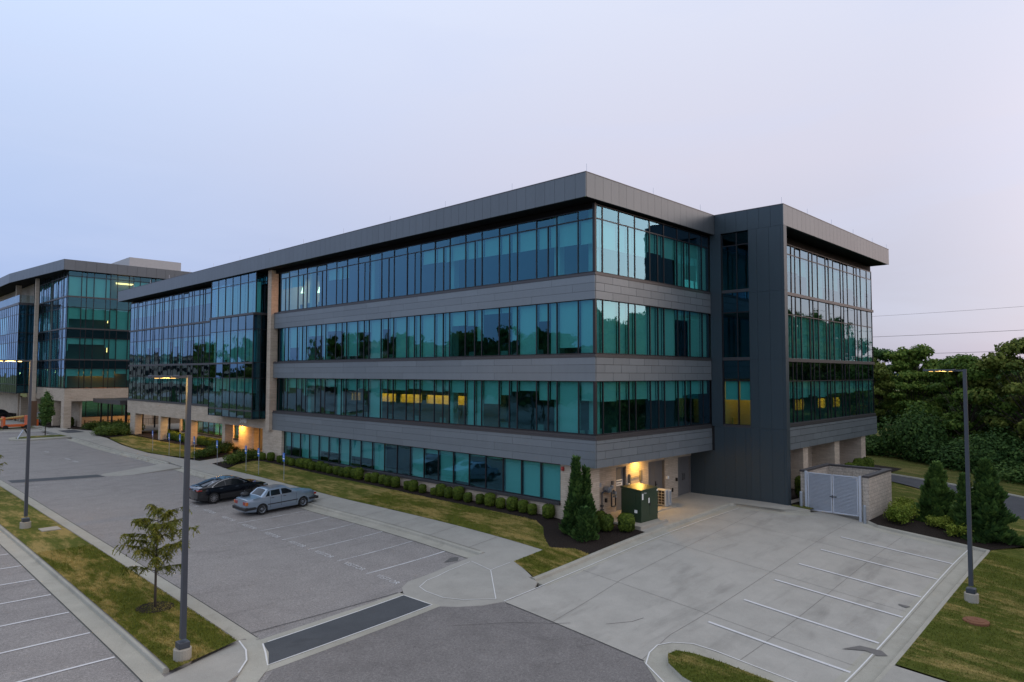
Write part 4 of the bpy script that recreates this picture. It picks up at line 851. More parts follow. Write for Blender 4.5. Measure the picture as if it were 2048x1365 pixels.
def pathlamp(x,y,label,h=3.6):
    zb=gz(x,y); s=empty('path_lamp',(x,y,zb),0,label,'lamp post','short dark lamp posts of the entry court')
    MB().box(-.07,.07,-.07,.07,0,h).build('pole',M['frame'],s); MB().box(-.9,.1,-.2,.2,h-.02,h+.08).build('lamp_head',M['pole_paint'],s)
pathlamp(1.6,86.2,'short dark lamp post with flat grey head in the entry court'); pathlamp(2.1,79.9,'short dark lamp post beside the clipped hedge of the entry court')
# ------------------------------------------------------------------ accessible parking signs
def sign():
    s=empty('parking_sign'); MB().tube((0,0,-.2),(0,0,2.0),.022,8).build('post',M['galv'],s)
    p=MB().box(-.045,-.03,-.15,.15,1.55,2.02).build('sign_panel',M['blue_sign'],s)
    # wheelchair emblem: head, seat, wheel arc
    m=MB(); m.tube((-.052,.03,1.93),(-.046,.03,1.93),.022,8)
    for k in range(9):
        a0,a1=math.radians(150+k*26),math.radians(150+(k+1)*26); c=(.01,1.79)
        m.box(-.05,-.046,c[0]+.055*math.cos(a0)-.009,c[0]+.055*math.cos(a0)+.009,c[1]+.055*math.sin(a0)-.009,c[1]+.055*math.sin(a0)+.009)
    m.box(-.05,-.046,.02,.04,1.81,1.9).box(-.05,-.046,-.04,.03,1.80,1.82).box(-.05,-.046,-.055,-.035,1.72,1.8)
    m.build('emblem',M['white_label'],p); MB().box(-.05,-.046,-.12,.12,1.56,1.65).build('sign_text',M['white_label'],p)
    MB().box(-.04,-.03,-.13,.13,1.40,1.52).build('plate',M['blue_sign'],s); return s
SG=[(-4.11,51.2,'farthest blue parking sign, in front of the first stone pillars'),(-4.3,46.3,'blue parking sign on the lawn, second farthest of the row'),(-4.1,44.2,'blue parking sign half hidden behind the nearest lamp post'),(-3.95,41.3,'blue parking sign at the far side of the entry path'),(-3.85,36.7,'blue parking sign in the mulch at the near side of the entry path'),(-3.9,31.2,'blue parking sign behind the roof of the black sedan'),(-3.95,28.95,'blue parking sign just behind the bonnet of the black sedan'),(-3.9,25.1,'nearest blue parking sign, on the lawn behind the silver sedan')]
s0=sign()
for i,(x,y,l) in enumerate(SG):
    s_=s0 if i==0 else copy_tree(s0); place(s_,(x,y,gz(x,y)),0,1,l,'parking sign','accessible parking signs along the sidewalk')
# ------------------------------------------------------------------ power lines
def catenary(name,a,b,sag,r,label):
    m=MB(); n=26; P=[]
    for i in range(n+1):
        t_=i/n; p=Vector(a).lerp(Vector(b),t_); p.z-=sag*4*t_*(1-t_); P.append(p)
    m.path(P,r,5); tag(m.build(name,M['cable_black']),label,'power line','power lines above the wood')
catenary('power_line',(128,48,16.3),(120,-60,18.6),1.0,.035,'middle power line crossing the sky right of the building')
catenary('power_line',(128,48,12.6),(120,-60,14.9),1.0,.035,'lowest power line crossing the sky just above the trees')
catenary('power_line',(128,48,20.6),(120,-60,22.8),1.0,.022,'faint topmost power line crossing the sky right of the building')
p_=empty('utility_pole',(121.5,-41,-1),0,'thin utility pole top poking above the trees at the right edge','utility pole')
MB().tube((0,0,0),(0,0,14.8),.16,10,r2=.10).build('pole',M['bark'],p_); MB().box(-.06,.06,-1.2,1.2,13.9,14.05).build('crossarm',M['bark'],p_)
for y in (-1.05,0,1.05): MB().lathe((0,y,14.05),[(.04,0),(.07,.06),(.04,.16)],8).build('insulator',M['galv'],p_)
# ------------------------------------------------------------------ cars
def car(name,L,prof,belt,roofz,hw,hwr,wb,wr,paint,label,cat,wins,kind):
    """side outline cut with wheel arches, wrapped across the width"""
    root=empty(name,(0,0,0),0,label,cat)
    arch=wr*1.16
    wx=[wb[0],wb[1]]
    # lower edge with arches, from rear to front
    low=[]; zb=wr*.62
    low.append((prof[0][0]+.02,zb+.06))
    for cx in wx:
        for k in range(13):
            t_=PI-PI*k/12; low.append((cx+arch*math.cos(t_),max(zb,wr+arch*math.sin(t_)) if k not in(0,12) else zb))
    low.append((prof[-1][0]-.02,zb+.08))
    outline=low+prof[::-1]
    zs=[p[1] for p in prof]
    def W(x,z):
        w=hw
        e0=(prof[0][0]+.9-x)/.9; e1=(x-(prof[-1][0]-1.0))/1.0
        if e0>0: w-=.13*e0**2
        if e1>0: w-=.20*e1**2
        if z>belt: w-= (hw-hwr)*min(1,((z-belt)/(roofz-belt)))**1.0
        else: w-=.05*max(0,(zb+.25-z)/.25)+.03*((z-(belt-.15))/.15 if z>belt-.15 else 0)
        return w
    b=densify(outline,.09); pts=[Vector(p) for p in b]; n=len(pts)
    x=prof[0][0]
    while x<prof[-1][0]:
        z=zb
        while z<roofz:
            if inside(outline,x,z): pts.append(Vector((x+.001,z+.001)))
            z+=.09
        x+=.12
    r=delaunay_2d_cdt(pts,[(i,(i+1)%n) for i in range(n)],[list(range(n))],1,1e-5)
    V=[(v.x,v.y) for v in r[0]]; F=[list(f) for f in r[2]]
    m=MB()
    for s in (1,-1):
        vs=[(v[0],s*W(*v),v[1]) for v in V]; m.add(vs,[f if s<0 else f[::-1] for f in F])
    K=8
    ring=[]
    for (x,z) in b:
        w=W(x,z)
        row=[]
        for k in range(K+1):
            t_=1-2*k/K; top=z>zb+.25 and z>wr*1.9
            crown=(.035 if z>belt-.12 else 0.0)*(1-t_*t_)
            bow=0
            if x<prof[0][0]+.25 and z<belt: bow=-.05*(1-t_*t_)
            if x>prof[-1][0]-.25 and z<belt: bow=.08*(1-t_*t_)
            row.append((x+bow,w*t_,z+crown))
        ring.append(row)
    vs=[p for row in ring for p in row]; fs=[]
    for i in range(n):
        j=(i+1)%n
        for k in range(K): fs.append((i*(K+1)+k,i*(K+1)+k+1,j*(K+1)+k+1,j*(K+1)+k))
    m.add(vs,fs)
    body=m.build('body',paint,root)
    for p in body.data.polygons: p.use_smooth=True
    mm=body.modifiers.new('w','WELD'); mm.merge_threshold=.002
    es=body.modifiers.new('e','EDGE_SPLIT'); es.split_angle=math.radians(32)
    # side windows
    for s in (1,-1):
        for wpoly in wins:
            m=MB(); bb=densify(wpoly,.08); pp=[Vector(p) for p in bb]; kk=len(pp)
            rr_=delaunay_2d_cdt(pp,[(i,(i+1)%kk) for i in range(kk)],[list(range(kk))],1,1e-5)
            vs=[(v.x,s*(W(v.x,v.y)+.006),v.y) for v in rr_[0]]; m.add(vs,[list(f) if s<0 else list(f)[::-1] for f in rr_[2]])
            m.build('side_window',M['car_dark'],root)
    def screen(nm,a,b_,z0i,z1i,inset=.06,lift=.012):
        (xa,za),(xb,zb_)=a,b_; m=MB(); rows=6
        nx,nz=-(zb_-za),(xb-xa); l=math.hypot(nx,nz); nx/=l; nz/=l
        if nz<0: nx,nz=-nx,-nz
        vs=[]
        for i in range(rows+1):
            t_=i/rows; x_=xa+(xb-xa)*t_; z_=za+(zb_-za)*t_; w=W(x_,z_)-inset
            for k in range(9):
                u=1-2*k/8; vs.append((x_+nx*lift,w*u,z_+nz*lift+.035*(1-u*u)))
        fs=[(i*9+k,i*9+k+1,(i+1)*9+k+1,(i+1)*9+k) for i in range(rows) for k in range(8)]
        m.add(vs,fs); m.build(nm,M['car_dark'],root,smooth=True)
    # wheels
    for cx in wx:
        for s in (1,-1):
            yc=s*(hw-.10)
            wh=empty('wheel',(0,0,0)); bpy.data.objects.remove(wh)
            m=MB()
            # tyre
            nseg=28; prof_t=[(wr*.70,-.095),(wr*.93,-.10),(wr,-.07),(wr,.07),(wr*.93,.10),(wr*.70,.095)]
            vs=[];fs=[]
            for i in range(nseg):
                a=2*PI*i/nseg
                for (rr_,yy) in prof_t: vs.append((cx+rr_*math.cos(a),yc+yy*1.0,wr+rr_*math.sin(a)))
            kk=len(prof_t)
            for i in range(nseg):
                j=(i+1)%nseg
                for k in range(kk-1): fs.append((i*kk+k,i*kk+k+1,j*kk+k+1,j*kk+k))
            m.add(vs,fs); ty=m.build('wheel',M['rubber'],root,smooth=True)
            rm=MB(); yo=yc+s*.075
            rm.tube((cx,yc-s*.05,wr),(cx,yo-s*.045,wr),wr*.70,28)
            if kind=='multi':
                for i in range(10):
                    a=2*PI*i/10; ca,sa=math.cos(a),math.sin(a)
                    P=[]
                    for y_ in (yo-s*.04,yo):
                        for (rad,t_) in ((wr*.12,-.018),(wr*.68,-.022),(wr*.68,.022),(wr*.12,.018)): P.append((cx+rad*ca-t_*sa,y_,wr+rad*sa+t_*ca))
                    rm.mi=1; rm.add(P,[(0,3,2,1),(4,5,6,7),(0,1,5,4),(1,2,6,5),(2,3,7,6),(3,0,4,7)])
                rm.tube((cx,yo-s*.04,wr),(cx,yo+s*.004,wr),wr*.16,14)
                # rim lip
                for i in range(28):
                    a=2*PI*i/28; b_=2*PI*(i+1)/28
                    rm.add([(cx+q*math.cos(t_),yo,wr+q*math.sin(t_)) for t_ in (a,b_) for q in (wr*.64,wr*.72)],[(0,1,3,2)])
                rm.build('rim',[M['black_plastic'],M['chrome']],ty)
            else:
                rm.mi=1
                for (q0,q1,y0,y1) in ((.72,.60,.0,-.015),(.60,.50,-.015,-.05),(.50,.36,-.05,-.05),(.36,.22,-.05,-.01),(.22,.0,-.01,.0)):
                    for i in range(24):
                        a=2*PI*i/24; b_=2*PI*(i+1)/24
                        rm.add([(cx+wr*q0*math.cos(a),yo+s*y0,wr+wr*q0*math.sin(a)),(cx+wr*q0*math.cos(b_),yo+s*y0,wr+wr*q0*math.sin(b_)),(cx+wr*q1*math.cos(b_),yo+s*y1,wr+wr*q1*math.sin(b_)),(cx+wr*q1*math.cos(a),yo+s*y1,wr+wr*q1*math.sin(a))],[(0,1,2,3),(3,2,1,0)])
                rm.build('rim',[M['black_plastic'],M['galv']],ty)
    # dark wheel wells and underbody
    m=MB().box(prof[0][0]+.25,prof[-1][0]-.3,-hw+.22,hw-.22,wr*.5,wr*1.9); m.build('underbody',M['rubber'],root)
    return root,W,screen
plain('car_dark',(.008,.011,.013),.04,0,.3,var=0)
def strip_on(root,W,name,mat,x0,x1,z0,z1,d=.012,taper=0):
    for s in (1,-1):
        m=MB(); n=max(2,int((x1-x0)/.12))
        for i in range(n):
            a=x0+(x1-x0)*i/n; b=x0+(x1-x0)*(i+1)/n
            P=[(a,s*(W(a,z0)-.01),z0),(b,s*(W(b,z0)-.01),z0),(b,s*(W(b,z1)-.01),z1),(a,s*(W(a,z1)-.01),z1),(a,s*(W(a,z0)+d),z0),(b,s*(W(b,z0)+d),z0),(b,s*(W(b,z1)+d),z1),(a,s*(W(a,z1)+d),z1)]
            m.add(P,[(0,3,2,1),(4,5,6,7),(0,1,5,4),(1,2,6,5),(2,3,7,6),(3,0,4,7)])
        m.build(name,M[mat],root)
# black fastback sedan: x from tail (0) to nose
P1=[(0,.52),(.03,.80),(.10,1.02),(.30,1.075),(.62,1.12),(1.05,1.28),(1.55,1.40),(2.05,1.445),(2.45,1.42),(2.9,1.28),(3.30,1.08),(3.55,.99),(4.0,.93),(4.35,.84),(4.58,.70),(4.66,.52)]
w1=[[(.92,1.05),(1.30,1.22),(1.62,1.32),(1.70,1.32),(1.70,1.03)],[(1.75,1.03),(1.75,1.33),(2.08,1.365),(2.42,1.345),(2.60,1.29),(2.90,1.13),(3.08,1.04)]]
rt,Wf,scr=car('black_sedan',4.66,P1,1.0,1.445,.90,.62,(.98,3.72),.335,M['paint_black'],'glossy black fastback sedan parked nose in at the kerb','car',w1,'multi')
scr('rear_window',(.42,1.10),(1.30,1.34),0,0,.14); scr('windscreen',(3.28,1.085),(2.52,1.40),0,0,.10)
def winline(root,W,poly,mat='chrome',r=.014):
    for s in (1,-1):
        m=MB(); m.path([(x,s*(W(x,z)+.012),z) for x,z in poly],r,5); m.build('window_trim',M[mat],root)
winline(rt,Wf,[(3.1,1.05),(2.9,1.15),(2.6,1.31),(2.42,1.37),(2.05,1.39),(1.65,1.345),(1.28,1.245),(.90,1.06),(.84,1.02),(.98,1.02)],r=.016)
for s in (1,-1):
    MB().box(-.005,.28,s*.52,s*.85,.84,.94).build('tail_light',M['red_lens'],rt,bevel=.02)
    MB().box(4.25,4.52,s*.55,s*.83,.66,.76).build('headlight',M['galv'],rt,bevel=.03)
    MB().box(2.85,3.02,s*.88,s*1.05,.98,1.10).build('wing_mirror',M['paint_black'],rt,bevel=.03)
    for x in (1.35,2.35): MB().box(x,x+.2,s*.885,s*.905,.86,.89).build('door_handle',M['chrome'],rt)
MB().box(-.02,0.0,-.16,.16,.50,.62).build('number_plate',M['white_label'],rt); MB().box(-.03,.15,-.7,.7,.28,.42).build('rear_bumper',M['black_plastic'],rt,bevel=.03)
# silver blue boxy sedan of the eighties
P2=[(0,.50),(.02,.62),(.05,.93),(.12,.955),(.80,.985),(.92,.995),(1.36,1.355),(1.60,1.385),(2.3,1.39),(2.62,1.36),(3.22,1.00),(3.35,.975),(4.15,.90),(4.42,.84),(4.46,.62),(4.48,.50)]
w2=[[(1.16,1.00),(1.40,1.27),(1.48,1.27),(1.42,1.00)],[(1.48,1.00),(1.55,1.295),(2.10,1.305),(2.10,1.00)],[(2.20,1.00),(2.20,1.305),(2.50,1.295),(2.62,1.24),(2.98,1.02),(2.98,1.00)]]
r2,Wf2,scr2=car('silver_sedan',4.48,P2,.97,1.39,.845,.64,(.95,3.58),.30,M['paint_silver'],'old boxy silver blue sedan with black bumpers, parked beside the black sedan','car',w2,'steel')
scr2('rear_window',(.96,1.02),(1.33,1.325),0,0,.12); scr2('windscreen',(3.14,1.035),(2.68,1.315),0,0,.10)
strip_on(r2,Wf2,'rub_strip','black_plastic',1.28,3.22,.50,.555); strip_on(r2,Wf2,'sill_trim','black_plastic',.0,.60,.36,.47,.01)
for s in (1,-1):
    MB().box(-.02,.03,s*.36,s*.83,.64,.84).build('tail_light',M['red_lens'],r2,bevel=.01); MB().box(-.022,.10,s*.70,s*.832,.645,.835).build('indicator',M['amber_lens'],r2,bevel=.01)
    MB().box(4.40,4.50,s*.45,s*.80,.66,.80).build('headlight',M['galv'],r2,bevel=.02); MB().box(4.32,4.47,s*.80,s*.845,.66,.78).build('corner_light',M['red_lens'],r2)
    MB().box(2.80,2.94,s*.82,s*.98,1.0,1.10).build('wing_mirror',M['paint_silver'],r2,bevel=.02)
    for x in (1.52,2.28): MB().box(x,x+.17,s*.832,s*.85,.86,.89).build('door_handle',M['black_plastic'],r2)
    for x in (1.45,2.15,3.12): MB().box(x-.006,x+.006,s*.838,s*.8465,.34,.97).build('door_gap',M['rubber'],r2)
MB().box(-.12,.10,-.86,.86,.34,.52).box(.08,.55,-.868,-.80,.36,.50).box(.08,.55,.80,.868,.36,.50).build('rear_bumper',M['black_plastic'],r2,bevel=.025)
MB().box(4.42,4.62,-.86,.86,.36,.52).box(4.0,4.45,-.868,-.80,.38,.50).box(4.0,4.45,.80,.868,.38,.50).build('front_bumper',M['black_plastic'],r2,bevel=.025)
winline(r2,Wf2,[(1.12,.995),(1.40,1.31),(2.55,1.325),(3.0,1.02),(3.02,.992),(1.12,.99)],'galv',.010)
def bag():
    m=MB(); q=random.Random(2); n=14; vs=[];fs=[]
    for j in range(7):
        ph=PI*j/6; 
        for i in range(n):
            a=2*PI*i/n; rr_=math.sin(ph)*(1+.12*math.sin(3*a+j)+q.uniform(-.05,.05)); vs.append((.26*rr_*math.cos(a),.36*rr_*math.sin(a),.13-.13*math.cos(ph)))
    for j in range(6):
        for i in range(n): fs.append((j*n+i,j*n+(i+1)%n,(j+1)*n+(i+1)%n,(j+1)*n+i))
    m.add(vs,fs); return m
bg=empty('duffel_bag',(0,0,0),0,'crumpled black bag lying on the boot of the silver sedan','bag'); bag().build('bag_body',M['black_plastic'],bg,smooth=True)
MB().path([(-.1,-.2,.22),(-.05,-.1,.34),(.0,.05,.34),(.05,.2,.22)],.018,6).build('handle',M['black_plastic'],bg)
def setcar(o,x,y,rz):
    # tail at x,y heading +x
    L=4.5; z0=T(x,y); z1=T(x+L*math.cos(rz),y+L*math.sin(rz)); o.location=(x,y,z0+.01); o.rotation_euler=(0,-math.atan2(z1-z0,L),rz)
    return o
setcar(rt,-10.9,23.45,math.radians(-1.0)); setcar(r2,-10.1,18.42,math.radians(-.5)); bg.location=(-9.62,18.95,T(-9.6,18.9)+.98)
su,Ws,scs=car('dark_suv',4.7,[(0,.55),(.05,1.0),(.12,1.15),(.45,1.62),(.8,1.72),(2.4,1.74),(2.8,1.66),(3.4,1.18),(4.3,1.05),(4.6,.9),(4.7,.55)],1.12,1.74,.93,.74,(.95,3.72),.37,M['paint_black'],'dark sport utility car at the far left edge by the other building','car',[[(.5,1.2),(.65,1.6),(1.6,1.64),(1.6,1.2)],[(1.68,1.2),(1.68,1.64),(2.5,1.64),(3.1,1.2)]],'multi')
su.location=(-8.6,113.5,T(-6,112)+.02); su.rotation_euler=(0,0,math.radians(0))
# ------------------------------------------------------------------ plants
def rot_to(n,q):
    n=n.normalized(); u=n.orthogonal().normalized(); u.rotate(Matrix.Rotation(q,3,n)); return u,n.cross(u)
def leaves(m,C,n,size,q,shape='clump',aspect=1.0,down=0):
    """n leaf sized faces spread through ellipsoid clumps C=[(centre,radii)]"""
    tot=sum(r[0]*r[1]+r[2]*r[1] for _,r in C)
    for c,r in C:
        k=max(1,int(n*(r[0]*r[1]+r[2]*r[1])/tot))
        for _ in range(k):
            d=Vector((q.gauss(0,1),q.gauss(0,1),q.gauss(0,1))).normalized(); rad=q.random()**.33 if shape!='shell' else q.uniform(.86,1.03)
            if shape=='clump': rad=.35+.85*q.random()**.9
            p=Vector((c[0]+d.x*r[0]*rad,c[1]+d.y*r[1]*rad,c[2]+d.z*r[2]*rad))
            nn=(d*.9+Vector((q.uniform(-1,1),q.uniform(-1,1),q.uniform(-.3,1)))*.8)
            u,v=rot_to(nn,q.uniform(0,6.3)); s=size*q.uniform(.6,1.35); a=s*aspect
            m.add([p-u*s*.5-v*a*.12,p-u*s*.1-v*a*.5,p+u*s*.5,p-u*s*.1+v*a*.5],[(0,1,2,3)])
def tree_var(seed,h,cw,trunk_h,n=7000,size=.36,mat='leaf_wood',nclump=60,name='broadleaf_tree',low=.22):
    q=random.Random(seed); root=empty(name)
    tm=MB(); top=Vector((q.uniform(-.3,.3),q.uniform(-.3,.3),h*.62)); tm.tube((0,0,-.5),(top.x*.3,top.y*.3,trunk_h),.20,9,.15); tm.tube((top.x*.3,top.y*.3,trunk_h),tuple(top),.15,8,.05)
    C=[]
    for i in range(nclump):
        t=q.random(); zz=h*(low+(.97-low)*t); env=cw*(math.sin(PI*min(1,.16+.80*t))**.7); a=q.uniform(0,2*PI); rr=env*math.sqrt(q.random())*.95
        r=q.uniform(.07,.21)*cw; c=(rr*math.cos(a),rr*math.sin(a),zz); C.append((c,(r*q.uniform(1.0,1.6),r*q.uniform(1.0,1.6),r*q.uniform(.5,.85))))
        b=Vector((top.x*.3,top.y*.3,trunk_h+(zz-trunk_h)*.35 if zz>trunk_h else trunk_h*.8)); tm.tube(tuple(b),c,.06,5,.015,caps=False)
    tm.build('trunk',M['bark'],root,smooth=True)
    m=MB(); leaves(m,C,n,size,q); m.build('crown',M[mat],root); return root
WOODV=[tree_var(1,12.5,4.6,2.0,20000,.27),tree_var(2,11.5,4.2,1.8,19000,.25,'leaf_olive'),tree_var(3,12.5,5.0,2.2,21000,.28,'leaf_dark',66),tree_var(4,10.5,4.4,1.4,19000,.26,'leaf_wood',64,low=.12)]
# understorey shrub of the wood edge
def bush_var(seed,w,h,n,size,mat,name,shape='clump',k=9):
    q=random.Random(seed); root=empty(name); C=[]
    for i in range(k):
        a=q.uniform(0,6.3); rr=w*.5*math.sqrt(q.random()); r=q.uniform(.28,.42)*w; C.append(((rr*math.cos(a),rr*math.sin(a),h*q.uniform(.35,.7)),(r,r,h*.42)))
    m=MB(); leaves(m,C,n,size,q,shape); m.build('foliage',M[mat],root)
    MB().tube((0,0,-.1),(0,0,h*.6),.03*w,6,.012*w).build('stem',M['bark'],root); return root
UV=[bush_var(21,5.5,4.6,11000,.24,'leaf_dark','wood_edge_bush'),bush_var(22,5.0,4.0,10000,.23,'leaf_dark','wood_edge_bush')]
def world_place(proto_used,proto,*a,**k):
    o=proto if not proto_used[0] else copy_tree(proto); proto_used[0]=True; place(o,*a,**k); return o
used=[[False] for _ in WOODV]; uu=[[False],[False]]
WT=[(52,8,0,1.0),(50,3.5,1,.92),(53,-1.5,0,.90),(56,-6,2,.88),(46,-7.5,3,.95),(44.5,-12.5,1,1.05),(43,-17,2,1.02),(41,-21.5,0,1.05),(39,-26,1,1.1),(58,3,2,.95),(62,-2,0,.82),(60,-12,1,.88),(52,-16,3,1.12),(50,-22,2,1.08),(48,-28,0,1.1),(66,8,1,1.0),(68,-8,2,.85),(64,-20,0,1.05),(58,-30,1,1.1),(38,-32,3,1.1),(46,-36,2,1.1),(72,0,1,.86),(54,14,1,1.0),(62,16,0,1.05)]
desc=['broad tree of the wood','tall pale green tree of the wood','dense dark tree of the wood','low spreading tree of the wood']
place_w=['directly right of the building corner','behind the first gap in the wood','beyond the bin enclosure','left of the right lamp post','behind the right lamp post','right of the lamp post','at the right edge of the photo','outermost on the right']
for i,(x,y,v,s) in enumerate(WT):
    world_place(used[v],WOODV[v],(x,y,T(x,y)-.1),random.Random(i).uniform(0,6.3),s,desc[v]+', number '+str(i+1),'tree','trees of the wood behind the back road')
UT=[(47,4.5,0,.95),(44.5,.5,1,.9),(43.5,-3.5,0,.85),(41.5,-7.2,1,.9),(40,-10.5,0,.8),(38.5,-13.8,1,.9),(37.5,-17,0,.85),(36,-20.5,1,.9),(35,-24.5,0,1),(50,7.5,1,1)]
for i,(x,y,v,s) in enumerate(UT): world_place(uu[v],UV[v],(x,y,T(x,y)-.3),i*1.3,(s,s,s*[.95,.6,1.2,.7,1.0,.55][i%6]),'x','bush','leafy bushes along the front of the wood')
# rename labels so that each can be found from the photograph
wl_=['broad crown of the wood just right of the glass corner, nearest the building','tall crown behind the leftmost tree of the wood','crown rising second from the building at the wood\'s left end','dark crown in the dip of the wood where the far hill shows','low wide tree right of the dip, left of the right lamp post','pale tall tree whose crown stands behind the right lamp head','dark tree just right of the right lamp post','broad tree near the right edge, front row of the wood','tall tree cut by the right edge of the photo, front row','dark crown in the second row close to the building corner','small crown seen low in the gap of the wood','crown in the second row behind the dip','spreading crown in the second row behind the lamp post','dark crown in the second row right of the lamp post','broad crown in the second row at the right edge','tree deep in the wood hidden mostly by the leftmost crowns','dark tree deep in the wood behind the gap','tree deep in the wood behind the lamp post','tree deep in the wood toward the right edge','low tree at the far right foot of the wood','dark tree at the far right in the second row','rearmost crown seen through the gap of the wood','tree at the wood\'s left end hidden behind the building','second tree hidden behind the building at the wood\'s left end']
k=0
tl=[o for o in bpy.data.objects if o.get('group')=='trees of the wood behind the back road']
tl.sort(key=lambda o:[i for i,w in enumerate(WT) if abs(w[0]-o.location.x)<.01 and abs(w[1]-o.location.y)<.01][0])
for o,l in zip(tl,wl_): o['label']=l
ul=['leftmost bush at the foot of the wood beside the glass corner','second bush from the building at the foot of the wood','dark bush at the foot of the wood above the white kerb end','bush in the dark hollow left of the spruce shrub tops','bush of the wood edge left of the lamp post','bush of the wood edge right behind the lamp post','bush of the wood edge right of the lamp post','bush of the wood edge above the road bend','bush of the wood edge cut by the right edge','hidden bush at the wood edge behind the building corner']
bl=[o for o in bpy.data.objects if o.get('group')=='leafy bushes along the front of the wood']
bl.sort(key=lambda o:[i for i,w in enumerate(UT) if abs(w[0]-o.location.x)<.01][0])
for o,l in zip(bl,ul): o['label']=l
# far-off wood behind, reads as one mass; hills
def farwood():
    q=random.Random(77); m=MB(); C=[]
    for i in range(70):
        x=q.uniform(85,120); y=q.uniform(-75,70); C.append(((x,y,q.uniform(1.5,5.2)),(5,5,3.2)))
    leaves(m,C,9000,1.1,q); tag(m.build('far_wood',M['leaf_dark']),'distant dark wood behind the nearer trees','wood',kind='stuff')
farwood()
m=MB(); q=random.Random(4); n=60; vs=[]
for i in range(n+1):
    a=math.radians(-60+150*i/n); R=1500; hgt=10+22*(.5+.5*math.sin(i*.35+1))+q.uniform(0,3)
    vs+= [(R*math.cos(a),R*math.sin(a),-20),(R*math.cos(a),R*math.sin(a),hgt),((R+500)*math.cos(a),(R+500)*math.sin(a),-20)]
fs=[]
for i in range(n): fs+= [(3*i,3*i+3,3*i+4,3*i+1),(3*i+1,3*i+4,3*i+5,3*i+2)]
m.add(vs,fs); tag(m.build('hills',M['hill'],smooth=True),kind='structure')
# clipped boxwood
def boxwood(seed):
    q=random.Random(seed); root=empty('boxwood_shrub'); m=MB()
    for _ in range(1500):
        th=q.uniform(0,2*PI); ph=math.acos(q.uniform(-.75,1)); e=.62
        cx=abs(math.sin(ph))**e; cz=math.copysign(abs(math.cos(ph))**e,math.cos(ph)); d=Vector((cx*math.cos(th),cx*math.sin(th),cz))
        k=q.uniform(.90,1.05); p=Vector((d.x*.355*k,d.y*.355*k,.42+d.z*.38*k)); u,v=rot_to(d+Vector((q.uniform(-.6,.6),q.uniform(-.6,.6),q.uniform(-.4,.6))),q.uniform(0,6.3)); s=q.uniform(.045,.085)
        m.add([p-u*s,p-v*s*.6,p+u*s,p+v*s*.6],[(0,1,2,3)])
    m.build('foliage',M['leaf_boxwood'],root)
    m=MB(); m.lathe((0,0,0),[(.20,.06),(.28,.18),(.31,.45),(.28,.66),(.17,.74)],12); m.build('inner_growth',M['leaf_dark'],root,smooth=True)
    MB().tube((0,0,-.05),(0,0,.2),.035,6).build('stem',M['bark'],root); return root
BV=[boxwood(i) for i in range(3)]; bu=[[False] for _ in BV]
ORD=['first','second','third','fourth','fifth','sixth','seventh','eighth','ninth','tenth','eleventh','twelfth','thirteenth','fourteenth','fifteenth','sixteenth','seventeenth','eighteenth','nineteenth','twentieth']
near=[(3.0),(4.15),(4.85),(5.65),(6.6),(7.5),(8.35),(9.3),(10.2),(11.15),(11.9),(13.6),(14.5),(15.2),(16.4),(17.15),(18.0),(18.8),(19.6),(20.75)]
far=[21.3,22.1,22.8,23.7,24.6,25.3,26.0,27.0,27.7,28.4,29.1,30.1,30.8,31.6,32.3,33.8,35.1]
rq=random.Random(6)
for i,y in enumerate(near):
    v=i%3; s=rq.uniform(.70,.98); x=-.27-.012*max(0,y-8)+rq.uniform(-.07,.07)
    world_place(bu[v],BV[v],(x,y,gz(x,y)-.01),rq.uniform(0,6),(s,s,s*rq.uniform(.98,1.12)),'clipped boxwood, '+ORD[i]+' in the wall row counted from the near evergreen','shrub','clipped boxwoods in the mulch bed along the wall')
for i,y in enumerate(far):
    v=i%3; s=rq.uniform(.68,.95); x=-.42-.012*max(0,y-20)+rq.uniform(-.07,.07)
    o=copy_tree(BV[v]); place(o,(x,y,gz(x,y)-.01),rq.uniform(0,6),(s,s,s*rq.uniform(.98,1.12)),'clipped boxwood, '+ORD[len(far)-1-i]+' in the wall row counted from the lit entry','shrub','clipped boxwoods in the mulch bed along the wall')
for i,(x,y,s,l) in enumerate([(.25,-.45,1.05,'round boxwood between the evergreen and the transformer pad'),(.95,-1.2,1.15,'larger round boxwood at the front corner of the transformer pad'),(1.0,.5,.85,'small dark boxwood behind the others beside the transformer pad')]):
    o=copy_tree(BV[i]); place(o,(x,y,gz(x,y)-.01),i*2,s,l,'shrub','round boxwoods beside the transformer pad')
LW=[(.9,y) for y in (45.6,46.5,47.4,48.3,49.3,50.2,51.1,52.0)]+[(.9,y) for y in (54.0,54.9,55.8,56.8,57.7,58.6,59.6,60.4)]+[(1.2,62.5),(1.2,63.4),(1.2,64.3)]
for i,(x,y) in enumerate(LW):
    o=copy_tree(BV[i%3]); g_=('nearest' if i<8 else 'middle' if i<16 else 'farthest'); j=i if i<8 else i-8 if i<16 else i-16
    place(o,(x,y,gz(x,y)),i,rq.uniform(1.05,1.2),'clipped shrub, '+ORD[j]+' from the right in the '+g_+' opening of the stone arcade','shrub','clipped shrubs behind the arcade pillars')
